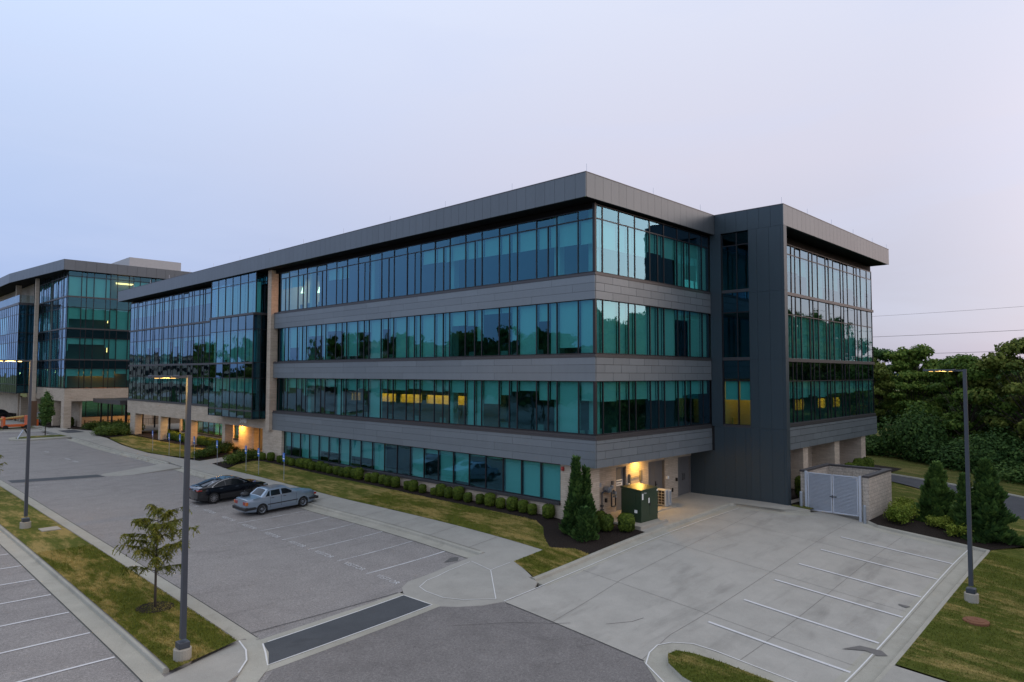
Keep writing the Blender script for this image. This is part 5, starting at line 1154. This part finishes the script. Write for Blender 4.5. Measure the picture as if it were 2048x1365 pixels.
# loose yew shrubs round the entry path
YV=[bush_var(41,1.3,.85,1400,.11,'leaf_yew','yew_shrub'),bush_var(42,1.2,.75,1300,.11,'leaf_yew','yew_shrub')]; yu=[[False],[False]]
YS=[(-3.0,35.9,.95,'loose yew at the near corner of the entry path, closest to the sidewalk'),(-2.2,36.4,1.0,'loose yew second from the sidewalk on the near side of the entry path'),(-1.3,36.6,1.05,'loose yew third from the sidewalk on the near side of the entry path'),(-.5,36.4,.95,'loose yew against the stone jamb of the lit entry'),
(-3.3,41.2,.9,'low yew at the sidewalk end of the bed across the entry path'),(-2.5,42.0,1.0,'low yew second from the sidewalk across the entry path'),(-1.7,42.6,1.0,'low yew in the middle of the bed across the entry path'),(-.9,43.2,1.05,'low yew fourth from the sidewalk across the entry path'),(-.3,44.0,1.05,'low yew beside the pillar at the lit entry')]
for i,(x,y,s,l) in enumerate(YS): world_place(yu[i%2],YV[i%2],(x,y,gz(x,y)),i,s,l,'shrub','loose yews beside the entry path')
o=copy_tree(BV[0]); place(o,(-.3,12.55,gz(-.3,12.5)),0,.6,'small thin shrub filling the gap in the boxwood row','shrub')
# court hedges
HS=[(-3.0,72.2,1.1),(-2.2,73.2,1.2),(-1.3,72.0,1.2),(-1.6,74.6,1.2),(-.6,73.4,1.25),(.2,74.6,1.2),(-2.4,70.6,1.1),(-1.4,70.4,1.1),(.6,72.6,1.2),(-.4,76.2,1.1)]
for i,(x,y,s) in enumerate(HS):
    o=copy_tree(YV[i%2]); place(o,(x,y,gz(x,y)),i,s*1.15,'leafy shrub '+['at the tip','second','third','fourth','fifth','sixth','seventh','eighth','ninth','at the rear'][i]+(' of' if i in(0,9) else ' in')+' the rounded bed left of the end pillar','shrub','leafy shrubs in the rounded bed by the end pillar')
HS2=[(-1.5,83.0),(-.6,84.0),(.3,84.8),(1.2,85.6),(.1,82.0),(1.0,82.8),(2.0,84.0)]
for i,(x,y) in enumerate(HS2):
    o=copy_tree(YV[i%2]); place(o,(x,y,gz(x,y)),i,1.1,'low shrub, '+ORD[i]+' from the left before the other building\'s terrace','shrub','low shrubs before the terrace')
for i,(x,y) in enumerate([(-2.0,90.5),(-1.6,92.2),(-1.2,94.0),(-1.6,96.0),(-2.2,98.5)]):
    o=copy_tree(BV[i%3]); place(o,(x,y,gz(x,y)),i,1.5,'dark shrub, '+ORD[i]+' behind the other building\'s corner pillar','shrub','dark shrubs along the other building')
# evergreens: whorled sprays on a tapering spire
def evergreen(seed,spires,n,mat='leaf_ever',name='evergreen_tree',base=.05,sp=.16):
    q=random.Random(seed); root=empty(name); m=MB(); t=MB()
    for (sx,sy,h,w,pw) in spires:
        t.tube((sx*.3,sy*.3,-.1),(sx,sy,h*.9),.07,7,.015)
        for _ in range(int(n*h*w)):
            f=q.random()**.75; z=base+(h-base)*(1-f)**1.0 if False else base+(h-base)*q.random()**1.25
            k=1-(z/h); a=q.uniform(0,2*PI); R=w*(k**pw)*(.74+.20*math.sin(z*6+a*2+seed)+.20*math.sin(a*3-z*5+sx*7)); R=max(R,.05); rr=R*(.45+.58*q.random()**.5); p=Vector((sx+rr*math.cos(a),sy+rr*math.sin(a),z-.10*rr))
            out=Vector((math.cos(a),math.sin(a),.8+q.uniform(-.3,.9))).normalized(); side=out.cross(Vector((q.uniform(-.5,.5),q.uniform(-.5,.5),1))).normalized()
            s=sp*q.uniform(.6,1.4); m.add([p-side*s*.22,p+out*s*.4-side*s*.30,p+out*s,p+out*s*.4+side*s*.30,p+side*s*.22],[(0,1,2,3,4)])
        m.lathe((sx,sy,0),[(w*.40*(1-i/9)**pw+.01,base+.12+(h*.86)*i/9) for i in range(9)],10)
    m.build('foliage',M[mat],root); t.build('trunk',M['bark'],root); return root
E1=evergreen(1,[(0,0,3.75,.72,.85),(.62,-.25,3.2,.52,.95),(.35,-.6,1.8,.68,.7),(-.5,.1,1.5,.45,.7)],1000,sp=.27)
place(E1,(-1.05,.45,gz(-1.05,.45)),0,(.88,.88,.97),'tall feathery double spired evergreen before the stone corner','evergreen')
E1b=evergreen(4,[(0,0,1.5,.62,.45)],1600,sp=.18)
place(E1b,(-1.6,-.55,gz(-1.6,-.5)),1,1,'low evergreen clump at the foot of the double spired evergreen','evergreen')
E2=evergreen(2,[(0,0,3.1,1.30,.80)],1100,sp=.27,name='spruce_tree')
place(E2,(17.0,-11.4,gz(17,-11.4)),0,1,'broad cone shaped evergreen in the mulch bed right of the bin enclosure','evergreen','cone shaped evergreens right of the lot')
E3=evergreen(3,[(0,0,4.0,1.40,.78),(-.35,.9,3.2,.7,.8)],1050,sp=.27,name='spruce_tree')
place(E3,(14.6,-14.2,gz(14.6,-14.2)),0,1,'taller cone shaped evergreen right behind the right lamp post','evergreen','cone shaped evergreens right of the lot')
for i,(x,y,s,l) in enumerate([(6.0,-18.7,.95,'evergreen cut by the right edge above the brown manhole'),(-.6,-20.2,1.0,'evergreen cut by the lower right corner of the photo'),(15.6,-12.6,.45,'low evergreen shrub between the two cone shaped evergreens')]):
    o=copy_tree(E2); place(o,(x,y,gz(x,y)),i+1,s,l,'evergreen','cone shaped evergreens right of the lot')
LV=bush_var(51,.95,.75,1700,.085,'leaf_lime','lime_shrub')
for i,(x,y,s,l) in enumerate([(14.15,-10.3,1.15,'large lime green shrub in the bed nearest the bin enclosure wall'),(15.7,-10.0,1.1,'darker lime shrub behind the large one at the enclosure wall'),(15.0,-11.9,.85,'small round lime shrub before the cone shaped evergreen'),(13.9,-12.95,1.0,'lime shrub between the evergreens at the kerb'),(17.6,-9.6,.95,'rearmost lime shrub behind the bin enclosure wall')]):
    o=LV if i==0 else copy_tree(LV); place(o,(x,y,gz(x,y)),i,s,l,'shrub','lime green shrubs beside the bin enclosure')
for i,(x,y,s,l) in enumerate([(15.3,-4.5,1.3,'dark shrub left of the bin enclosure against the stone pillar'),(24.3,-4.4,1.2,'dark clipped shrub behind the bin enclosure, left of the last pillar'),(26.2,-4.4,1.3,'second dark clipped shrub behind the bin enclosure'),(28.0,-4.4,1.2,'third dark clipped shrub, touching the last stone pillar')]):
    o=copy_tree(BV[i%3]); place(o,(x,y,gz(x,y)),i,(s,s,s*1.35),l,'shrub','dark shrubs along the right wing')
# young honey locust in the median
def young(seed):
    q=random.Random(seed); root=empty('young_tree'); t=MB(); m=MB(); H=3.4
    t.tube((0,0,-.1),(.02,.02,1.5),.045,8,.036); t.tube((.02,.02,1.5),(.05,.0,3.3),.036,7,.010)
    for i in range(26):
        z=1.15+i*.082; a=i*2.4+q.uniform(-.4,.4); L=(.95*math.sin(PI*min(1,.30+.62*i/26))+.30)*q.uniform(.75,1.15); up=q.uniform(.25,.75)
        p0=Vector((.03,.01,z)); p1=p0+Vector((math.cos(a)*L*.55,math.sin(a)*L*.55,L*up*.6)); p2=p0+Vector((math.cos(a+.2)*L,math.sin(a+.2)*L,L*up*.75)); t.tube(p0,p1,.014,5,.009); t.tube(p1,p2,.009,5,.003)
        for s in range(22):
            f=q.uniform(.2,1.08); c=(p0.lerp(p1,f/.55) if f<.55 else p1.lerp(p2,(f-.55)/.45)); b=q.uniform(0,6.3); d=Vector((math.cos(b),math.sin(b),q.uniform(-.9,.5))).normalized()
            ll=q.uniform(.12,.26)
            for e_ in range(6):
                pp=c+d*ll*(e_/5)+Vector((0,0,-.14*(e_/5)**2)); sd=d.cross(Vector((q.uniform(-.6,.6),q.uniform(-.6,.6),1))).normalized()
                for s_ in (-1,1):
                    tip=pp+sd*s_*q.uniform(.05,.09)+d*.04+Vector((0,0,q.uniform(-.09,.0))); w=d*.023
                    m.add([pp-w,tip-w*.4,tip+w*.4,pp+w],[(0,1,2,3)])
    t.build('trunk',M['bark'],root,smooth=True); m.build('crown',M['leaf_young'],root); return root
yt=young(5); place(yt,(-19.3,5.0,gz(-19.3,5.0)),.6,1.04,'slender young tree with drooping bronze green leaves in the grass median','tree')
draped('mulch_ring',[(-19.3+.62*math.cos(a),5.0+.62*math.sin(a)) for a in np.linspace(0,2*PI,17)[:-1]],KB+.03,'mulch',.3)
y2=copy_tree(yt); place(y2,(-19.9,34.4,gz(-19.9,34.4)),2,.85,'young tree in the median whose leaves just enter at the left edge','tree')
# small columnar tree on the far island
def column(seed):
    q=random.Random(seed); root=empty('columnar_tree'); C=[((q.uniform(-.25,.25),q.uniform(-.25,.25),1.5+.24*i),(.75*math.sin(PI*(i+2.2)/19),.75*math.sin(PI*(i+2.2)/19),.40)) for i in range(16)]
    m=MB(); leaves(m,C,4200,.17,q); m.build('crown',M['leaf_dark'],root); MB().tube((0,0,0),(0,0,4),.06,7,.03).build('trunk',M['bark'],root); return root
ct=column(3); place(ct,(-7.5,77.9,gz(-7.5,78)),0,1.0,'small dark columnar tree on the far traffic island','tree')
# grass blades on the near lawns, uncountable
def tufts(name,poly,n,off,seed,hmax=.06,mat='blade'):
    n=int(n*.75)
    q=np.random.RandomState(seed); xs=[p[0] for p in poly]; ys=[p[1] for p in poly]; P=[]
    while len(P)<n:
        x=q.uniform(min(xs),max(xs)); y=q.uniform(min(ys),max(ys))
        if inside(poly,x,y): P.append((x,y))
    z=TT(P)+off; m=MB()
    for (x,y),zz in zip(P,z):
        a=q.uniform(0,6.28); h=hmax*q.uniform(.4,1.1); w=.012+.012*q.rand(); lx,ly=q.uniform(-.04,.04,2)
        dx,dy=math.cos(a)*w,math.sin(a)*w; m.v+= [(x-dx,y-dy,zz-.01),(x+dx,y+dy,zz-.01),(x+lx,y+ly,zz+h)]; b=len(m.v)-3; m.f.append([b,b+1,b+2]); m.m.append(0)
    tag(m.build(name,M[mat]),'short grass blades growing over the lawn','grass',kind='stuff')
tufts('grass_blades',[(-18.45,16),(-18.45,.25),(-20.72,-.55),(-20.72,16)],34000,KB+.01,1)
tufts('grass_blades',[(-4.0,0.1),(-4.05,16),(-.95,16),(-.95,3.2),(-2.7,1.1),(-3.55,.05)],24000,KB+.012,2)
tufts('grass_blades',[(12.0,-14.7),(12.0,-17),(5,-19),(-3.4,-22),(-3.4,-14.7)],34000,KB,3,mat='blade_green')
tufts('grass_blades',ISL,9000,KB+.012,4,mat='blade_green'); tufts('grass_blades',[(-6.7,-1.86),(-3.0,-1.86),(-2.95,-1.0),(-3.6,0),(-6.0,0)],9000,KB+.012,5)
# ------------------------------------------------------------------ the neighbouring building, far left
FB=empty('neighbour_building',(0,0,0),0,'five storey glass building with chamfered grey roof edge and stone base at the far left','office building')
fb=lambda m,n,mt,**k: m.build(n,M[mt],FB,**k)
FX,FY=-3.4,87.6
RXe=[FX,-1.75,-1.14,-.23,1.28,1.85,2.74,4.25,4.85,5.75,7.25,7.85,8.75,10.25,10.85,11.75,13.25,13.85,14.75,16.25,18,20]
LYe=[FY]+[FY+.55+q+2.86*k for k in range(7) for q in (0,1.42,1.97)]
RXe=[FX+.02]+RXe[1:]
lv=[(6.28,10.07),(10.27,14.36),(14.56,18.77),(18.97,22.37)]
m=MB(); frames(m,'y',FY,RXe,6.2,22.37,[6.3,8.95,13.2,17.4,21.7],hw=.04); frames(m,'x',FX,LYe,6.2,22.37,[6.3,8.95,13.2,17.4,21.7],hw=.035)
f=fb(m,'curtain_wall','frame')
for i,(a,b) in enumerate(lv):
    c=[8.95,13.2,17.4,21.7][i]
    panes('y',FY,RXe,[(a,c)],f); panes('y',FY,RXe,[(c,b)],f,'glass_dark' if i<2 else 'glass_teal','spandrel_glass'); panes('x',FX,LYe,[(a,c)],f); panes('x',FX,LYe,[(c,b)],f,'glass_dark' if i<2 else 'glass_teal','spandrel_glass')
for zs in (10.07,14.36,18.77): MB().box(FX-.1,20,FY-.1,FY,zs,zs+.2).box(FX-.1,FX,FY,107,zs,zs+.2).build('ledge',M['ledge'],f)
q=random.Random(31)
dr=[[.37,.37,.37,.37,.45,.45,.25,.6,.6,.5],[.28,.28,.28,.28,.42,.95,1,1,.3,.3],[.54,.54,.54,.54,.56,.95,1,1,.4,.4],[1,1,1,1,1,.0,0,0,1,1]]
for i in range(4): blinds('y',FY,RXe,dr[i]+[.5]*11,[8.95,13.2,17.4,21.7][i]-.05,lv[i][0],f,.2); blinds('x',FX,LYe,[q.choice((1,1,.6,.3)) for _ in LYe],[8.95,13.2,17.4,21.7][i]-.05,lv[i][0],f,.2)
# roof with chamfer
C_=[(20,83.4+3.6),(-4.1,86.9),(-6.3,110),(-6.4,140)]
P0=[(22,86.9),(-4.1,86.9),(-6.35,109.5),(-6.4,145)]
m=MB()
for a,b in zip(P0,P0[1:]):
    d=math.hypot(b[0]-a[0],b[1]-a[1]); k=int(d/1.3)
    for i in range(k):
        s,t_=i/k+.004/d,(i+1)/k-.02/d; p=[(a[0]+(b[0]-a[0])*w,a[1]+(b[1]-a[1])*w) for w in (s,t_)]
        m.add([(p[0][0],p[0][1],22.42),(p[1][0],p[1][1],22.42),(p[1][0]+.12,p[1][1]+.12,22.42),(p[0][0]+.12,p[0][1]+.12,22.42),(p[0][0],p[0][1],23.85),(p[1][0],p[1][1],23.85),(p[1][0]+.12,p[1][1]+.12,23.85),(p[0][0]+.12,p[0][1]+.12,23.85)],[(0,3,2,1),(4,5,6,7),(0,1,5,4),(1,2,6,5),(2,3,7,6),(3,0,4,7)])
fb(m,'roof_fascia','fascia')
def prism(m,poly,z0,z1):
    n=len(poly); m.add([(x,y,z0) for x,y in poly]+[(x,y,z1) for x,y in poly],[tuple(range(n))[::-1],tuple(range(n,2*n))]+[(i,(i+1)%n,n+(i+1)%n,n+i) for i in range(n)])
pr=[(22,87.1),(-3.95,87.1),(-6.15,109.6),(-6.2,145),(22,145)]
m=MB(); prism(m,pr,22.40,22.5); fb(m,'soffit','soffit')
m=MB(); prism(m,pr,23.5,23.7); fb(m,'roof_deck','roof')
fb(MB().box(6.4,14.1,95,104,23.7,26.35),'penthouse','pale_panel')
fb(MB().box(-4.6,-4.15,100.3,100.75,1,22.4),'stone_fin','stone'); fb(MB().box(-4.9,-4.2,112,112.6,18.9,22.4),'stone_fin','stone'); fb(MB().box(-2.6,-2.2,108,108.5,18.9,22.4),'stone_fin','stone')
# terrace block at the left
BYe=[103.5+1.5*k for k in range(20)]
m=MB(); frames(m,'x',-6.0,BYe,5.2,18.6,[5.3,6.6,9,10.2,13,14.4,17.2],hw=.04); frames(m,'y',103.5,[-6,-5,-3.6],5.2,18.6,[5.3,6.6,9,10.2,13,14.4,17.2],hw=.04)
f=fb(m,'glass_block','frame'); panes('x',-6.0,BYe,[(6.6,9),(10.2,13),(14.4,17.2)],f); panes('x',-6.0,BYe,[(5.3,6.6),(9,10.2),(13,14.4),(17.2,18.6)],f,'glass_dark','spandrel_glass'); panes('y',103.5,[-6,-5,-3.6],[(5.3,18.6)],f,'glass_dark')
fb(MB().box(-6.1,8,103.4,132,18.6,18.95),'terrace_slab','ledge'); fb(MB().box(-5.9,8,103.6,132,5.3,5.5).box(-5.9,8,103.6,132,10,10.3).box(-5.9,8,103.6,132,14.2,14.5),'floor_slab','slab')
panes('x',-6.0,[103.5+3*k for k in range(9)],[(18.95,20.1)],FB,'glass_rail','balustrade'); panes('y',103.5,[-6,-3.6],[(18.95,20.1)],FB,'glass_rail','balustrade')
fb(MB().box(-3.3,-3.1,107.6,140,18.9,22.4),'terrace_wall','stone')
fb(MB().box(-2.9,7.6,90.5,90.7,6.2,22.4).box(-2.9,-2.7,104,130,5,18.6),'core_wall','interior')
fb(MB().box(-3.2,20,87.8,97,9.95,10.15).box(-3.2,20,87.8,97,14.25,14.45).box(-3.2,20,87.8,97,18.65,18.85).box(-3.3,20,87.7,130,6.0,6.2),'floor_slab','slab')
fb(MB().box(-3.2,20,97,97.2,6.2,22.4).box(19.9,20,87.7,97,1,22.4),'core_wall','interior')
# stone base
m=MB(); m.box(FX,20,FY+.01,FY+.9,4.45,6.2); m.box(FX,FX+.9,FY+.9,110,4.45,6.2); m.box(FX-.01,-2.54,FY,FY+1.5,-.2,4.45)
fb(m,'stone_base','stone')
for y in (93.4,99.0,104.6,111.0,118.0): fb(MB().box(FX-.6 if y>103 else FX,FX+.9,y,y+.7,-.2,4.45),'stone_pillar','stone')
m=MB().box(-1.2,-1.0,88.6,112,-.2,4.45).box(-1,20,93,93.3,-.2,1.9); fb(m,'stone_wall','stone')
m=MB(); e=[-1+1.6*k for k in range(10)]; frames(m,'y',93.1,e,1.9,4.4,[1.95,4.35],hw=.04); f=fb(m,'ground_window','frame'); panes('y',93.1,e,[(1.95,4.35)],f)
fb(MB().box(7.0,8.2,88.6,93,-.2,4.4),'stone_wall','stone'); fb(MB().box(-3.2,20,87.7,97,4.4,4.46),'soffit','interior')
lamp('court_light',(5.2,89.3,4.2),.4,140,(1,.52,.14),FB,sy=2); lamp('office_light',(1.2,90.2,8.6),5,110,(1,.27,.03),FB,sy=.4); lamp('office_light',(4.2,91.5,21.9),2,60,(1,.5,.25),FB,sy=1.5)
for k in range(3): fb(MB().box(3.0+.3*k,5.6-.2*k,89.2+.9*k,89.45+.9*k,21.4-.0*k,21.5),'ceiling_light','office_glow')
for z in (15.5,11.3): fb(MB().box(1.95,2.03,89,89.08,z,z+1.1),'pendant_lamp','office_glow')
fb(MB().box(-4.2,-3.9,112,150,-.2,5.3),'stone_wall','stone')
# canopy to the main building, with posts
cn=empty('entry_canopy',(0,74,.7),0,'flat dark grey canopy on thin posts linking the two buildings','canopy')
def cb(m,n,mt): o=m.build(n,M[mt],cn); o.location=(0,-74,-.7)
cb(MB().box(-.7,7,73.2,84.6,4.35,4.9),'canopy_roof','ledge')
for x,y in ((.2,74.0),(.2,79.5),(.2,84.2),(5.5,74),(5.5,79.5),(5.5,84.2)): cb(MB().box(x-.08,x+.08,y-.08,y+.08,0,4.35),'post','frame')
# terrace tables, chairs and railing under the neighbour
ch0=empty('patio_chair'); MB().box(-.25,.25,-.25,.25,.42,.46).build('seat',M['frame'],ch0); MB().box(.21,.25,-.25,.25,.46,.9).build('backrest',M['frame'],ch0)
for a,b in ((-.23,-.23),(-.23,.23),(.23,-.23),(.23,.23)): MB().tube((a,b,0),(a,b,.42),.018,5).build('leg',M['frame'],ch0)
tb0=empty('patio_table'); MB().box(-.45,.45,-.45,.45,.70,.74).build('table_top',M['ledge'],tb0); MB().tube((0,0,0),(0,0,.7),.04,6).build('leg',M['frame'],tb0)
draped('terrace',[(-.6,86.5),(6.8,86.5),(6.8,92.9),(-.9,92.9)],KB+.03,'padc',1)
for i,x in enumerate((.3,2.6,4.9)):
    z=gz(x,88.4)+.03; t_=tb0 if i==0 else copy_tree(tb0); place(t_,(x,88.4,z),0,1,['leftmost','middle','rightmost'][i]+' dark patio table on the neighbouring terrace','table','patio tables on the terrace')
    for j,s in enumerate((-1,1)):
        c_=ch0 if i==0 and j==0 else copy_tree(ch0); place(c_,(x+.75*s,88.4,z),0 if s>0 else PI,1,'dark patio chair '+('left' if s<0 else 'right')+' of the '+['leftmost','middle','rightmost'][i]+' terrace table','chair','patio chairs on the terrace')
rl=empty('handrail',(6,86,1),0,'thin dark handrail at the terrace steps','handrail'); m=MB()
for k in range(9): m.tube((5.0+.35*k-6,-.3,-.3),(5.0+.35*k-6,-.3,.75),.015,5)
m.build('baluster',M['frame'],rl)
MB().tube((-1.1,-.3,.75),(2.0,-.3,.75),.025,6).build('rail',M['frame'],rl)
# ------------------------------------------------------------------ boom lift and gear on the far drive
bl_=empty('boom_lift',(-8.0,92.3,T(-8,92.3)),0,'orange boom lift with cream boom parked far left','boom lift')
MB().box(-1.3,1.3,-.8,.8,.40,.68).box(-1.45,-1.2,-.85,.85,.35,1.75).box(1.2,1.45,-.85,.85,.35,1.85).build('chassis',M['orange'],bl_,bevel=.03)
MB().tube((1.0,0,1.75),(-6.5,-.2,.9),.13,8).build('boom',M['yellow_paint'],bl_); MB().tube((.9,.25,1.5),(-5,.2,1.35),.08,8).build('boom',M['yellow_paint'],bl_)
for x in (-1.2,1.2):
    for y in (-.95,.95): MB().tube((x,y-.12,.32),(x,y+.12,.32),.32,16).build('wheel',M['rubber'],bl_)
MB().box(-6.9,-6.0,-.8,.8,.35,1.4).build('basket',M['galv'],bl_)
gm=empty('generator_trailer',(-4.2,99.2,T(-4,99)+.1),0,'grey wheeled machine standing behind the small columnar tree','machine')
MB().box(-.7,.7,-.9,.9,.4,1.7).build('housing',M['galv'],gm,bevel=.08); MB().tube((-.3,-1.0,1.2),(-.3,.9,1.2),.5,16).build('drum',M['condenser_body'],gm)
for x in (-.75,.75): MB().tube((x-.1,0,.35),(x+.1,0,.35),.35,14).build('wheel',M['rubber'],gm)
tp=MB().box(.45,.55,-.1,.1,.3,2.9).box(-.2,.9,-.12,.12,1.6,1.8); 
st=empty('brown_frame',(-5.0,96.8,T(-5,97)),0,'tall brown wooden frame standing beside the grey machine','frame'); MB().box(-.35,.35,-.12,.12,0,3.6).build('upright',M['wood_brown'],st); MB().box(-.6,-.35,-.1,.1,0,1.2).box(.35,.6,-.1,.1,0,1.0).build('brace',M['orange'],st)
af=empty('folding_stand',(-10.2,74.9,T(-10.2,74.9)+KB),0,'folding stand with one pale and one dark leg on the far island','stand')
MB().tube((0,0,1.15),(-.62,.05,0),.09,8,.07).build('leg',M['gate_paint'],af); MB().tube((0,0,1.15),(.62,-.05,0),.09,8,.07).build('leg',M['black_plastic'],af); MB().box(-.15,.15,-.2,.2,1.08,1.22).build('hinge_block',M['wood_brown'],af)
# ------------------------------------------------------------------ what the glass mirrors: buildings and trees across the road
def block(x0,x1,y0,y1,h,st,label,name='distant_building'):
    o=empty(name,(0,0,0),0,label,'building'); MB().box(x0,x1,y0,y1,-1,h).build('wall',M['far_wall'],o); zb=0
    MB().box(x0-.6,x1+.6,y0-.6,y1+.6,h,h+.5).build('roof',M['ledge'],o)
    for k in range(st):
        z=(h/st)*k+1.2; MB().box(x1,x1+.1,y0+1.5,y1-1.5,z,z+h/st*.42).build('window',M['car_dark'],o); MB().box(x0+1.5,x1-1.5,y0-.1,y0,z,z+h/st*.42).build('window',M['car_dark'],o)
    return o
block(-160,-120,118,165,17,4,'pale four storey office block mirrored in the middle windows of the long facade'); block(-150,-115,178,225,19,4,'tall office block mirrored toward the far end of the long facade'); block(-95,-62,262,330,15,4,'long pale apartment house mirrored in the glass bay'); block(-120,-95,85,108,10,2,'low pale building mirrored near the building corner')
MT=[(-62,66,2,1.40),(-58,74,2,1.25),(-66,84,1,1.45),(-60,96,3,1.4),(-70,110,2,1.45),(-64,128,0,1.4),(-58,150,1,1.3),(-66,172,2,1.5),(-60,195,0,1.4),(-60,55,2,1.3)]
MR=[(42,-33,0,1.15),(50,-38,1,1.2),(58,-34,2,1.15),(66,-40,0,1.25),(74,-34,1,1.2),(82,-38,2,1.25),(91,-33,0,1.3),(100,-38,1,1.25),(110,-34,2,1.3),(120,-40,0,1.3)]
for i,(x,y,v,s) in enumerate(MT): o=copy_tree(WOODV[v]); place(o,(x,y,T(x,y)-.1),i,s,'tree across the drive, '+ORD[i]+' of those mirrored in the long facade','tree','trees mirrored in the long facade')
for i,(x,y,v,s) in enumerate(MR): o=copy_tree(WOODV[v]); place(o,(x,y,T(x,y)-.1),i,s*1.28,'tree beyond the back road, '+ORD[i]+' of those mirrored in the right wing','tree','trees mirrored in the right wing')
SKY_K=1.33
# ------------------------------------------------------------------ sky, sun, camera
W=bpy.data.worlds.new('World'); SC.world=W; W.use_nodes=True; N=W.node_tree; N.nodes.clear()
tc=N.nodes.new('ShaderNodeTexCoord'); g=tc.outputs['Generated']; sp=N.nodes.new('ShaderNodeSeparateXYZ'); lk(N,g,sp.inputs[0])
el=mth(N,'MULTIPLY',mth(N,'ARCSINE',sp.outputs[2]),2/PI)   # 0 horizon .. 1 zenith
dn=N.nodes.new('ShaderNodeVectorMath'); dn.operation='DOT_PRODUCT'; lk(N,g,dn.inputs[0]); dn.inputs[1].default_value=(.78,-.62,0)
cool=ramp(N,el,[(0,(.19,.275,.47)),(.07,(.24,.335,.58)),(.18,(.34,.425,.62)),(.36,(.50,.60,.79)),(.7,(.54,.57,.64)),(1,(.54,.55,.58))])
warm=ramp(N,el,[(0,(.28,.315,.43)),(.08,(.35,.36,.47)),(.18,(.455,.445,.54)),(.36,(.52,.55,.66)),(.7,(.54,.57,.64)),(1,(.54,.55,.58))])
glow=ramp(N,el,[(0,(.62,.50,.55)),(.1,(.78,.68,.74)),(.25,(.74,.69,.78)),(.6,(.60,.61,.68)),(1,(.54,.55,.58))])
f1=N.nodes.new('ShaderNodeMapRange'); lk(N,dn.outputs['Value'],f1.inputs[0]); f1.inputs[1].default_value=-.75; f1.inputs[2].default_value=.45; f1.interpolation_type='SMOOTHSTEP'
f2=N.nodes.new('ShaderNodeMapRange'); lk(N,dn.outputs['Value'],f2.inputs[0]); f2.inputs[1].default_value=.55; f2.inputs[2].default_value=1.0; f2.interpolation_type='SMOOTHSTEP'
mp=nd(N,'ShaderNodeMapping'); mp.inputs['Scale'].default_value=(1,1,5); lk(N,g,mp.inputs[0])
cl=noise(N,mp.outputs[0],2.2,5,.55,.5)
c=mixc(N,f2.outputs[0],mixc(N,f1.outputs[0],cool,warm),glow)
c=mixc(N,ramp(N,cl,[(.48,(0,0,0)),(.75,(.30,.30,.30))]),c,(.42,.47,.64))
sk=N.nodes.new('ShaderNodeTexSky'); sk.sky_type='NISHITA'; sk.sun_disc=False; sk.sun_elevation=math.radians(1.5); sk.sun_rotation=math.radians(128)
b1=nd(N,'ShaderNodeBackground',Strength=SKY_K); lk(N,c,b1.inputs[0]); b2=nd(N,'ShaderNodeBackground',Strength=.05); lk(N,sk.outputs[0],b2.inputs[0])
ad=N.nodes.new('ShaderNodeAddShader'); lk(N,b1.outputs[0],ad.inputs[0]); lk(N,b2.outputs[0],ad.inputs[1])
o=N.nodes.new('ShaderNodeOutputWorld'); lk(N,ad.outputs[0],o.inputs[0])
s=bpy.data.lights.new('sun','SUN'); s.energy=.22; s.angle=math.radians(25); s.color=(1,.86,.74); so=bpy.data.objects.new('sun',s); COL.objects.link(so)
so.rotation_euler=Vector((.78*.97,-.62*.97,.22)).to_track_quat('Z','Y').to_euler()
cam=bpy.data.cameras.new('camera'); co=bpy.data.objects.new('camera',cam); COL.objects.link(co); SC.camera=co
cam.sensor_width=36; cam.lens=24.146; cam.clip_end=6000; cam.clip_start=.1
yaw,pit,rol=math.radians(45.90457),math.radians(2.76562),math.radians(.09777)
fw=Vector((math.sin(yaw)*math.cos(pit),math.cos(yaw)*math.cos(pit),math.sin(pit))); r0=Vector((math.cos(yaw),-math.sin(yaw),0)); u0=r0.cross(fw)
r=r0*math.cos(rol)+u0*math.sin(rol); u=-r0*math.sin(rol)+u0*math.cos(rol)
co.matrix_world=Matrix(((r.x,u.x,-fw.x,-28.36722),(r.y,u.y,-fw.y,-21.51951),(r.z,u.z,-fw.z,8.26425),(0,0,0,1)))
SC.view_settings.view_transform='Standard'; SC.view_settings.look='None'; SC.view_settings.exposure=.10; SC.view_settings.gamma=1
SC.cycles.max_bounces=10; SC.cycles.transparent_max_bounces=16; SC.cycles.glossy_bounces=4; SC.cycles.diffuse_bounces=3
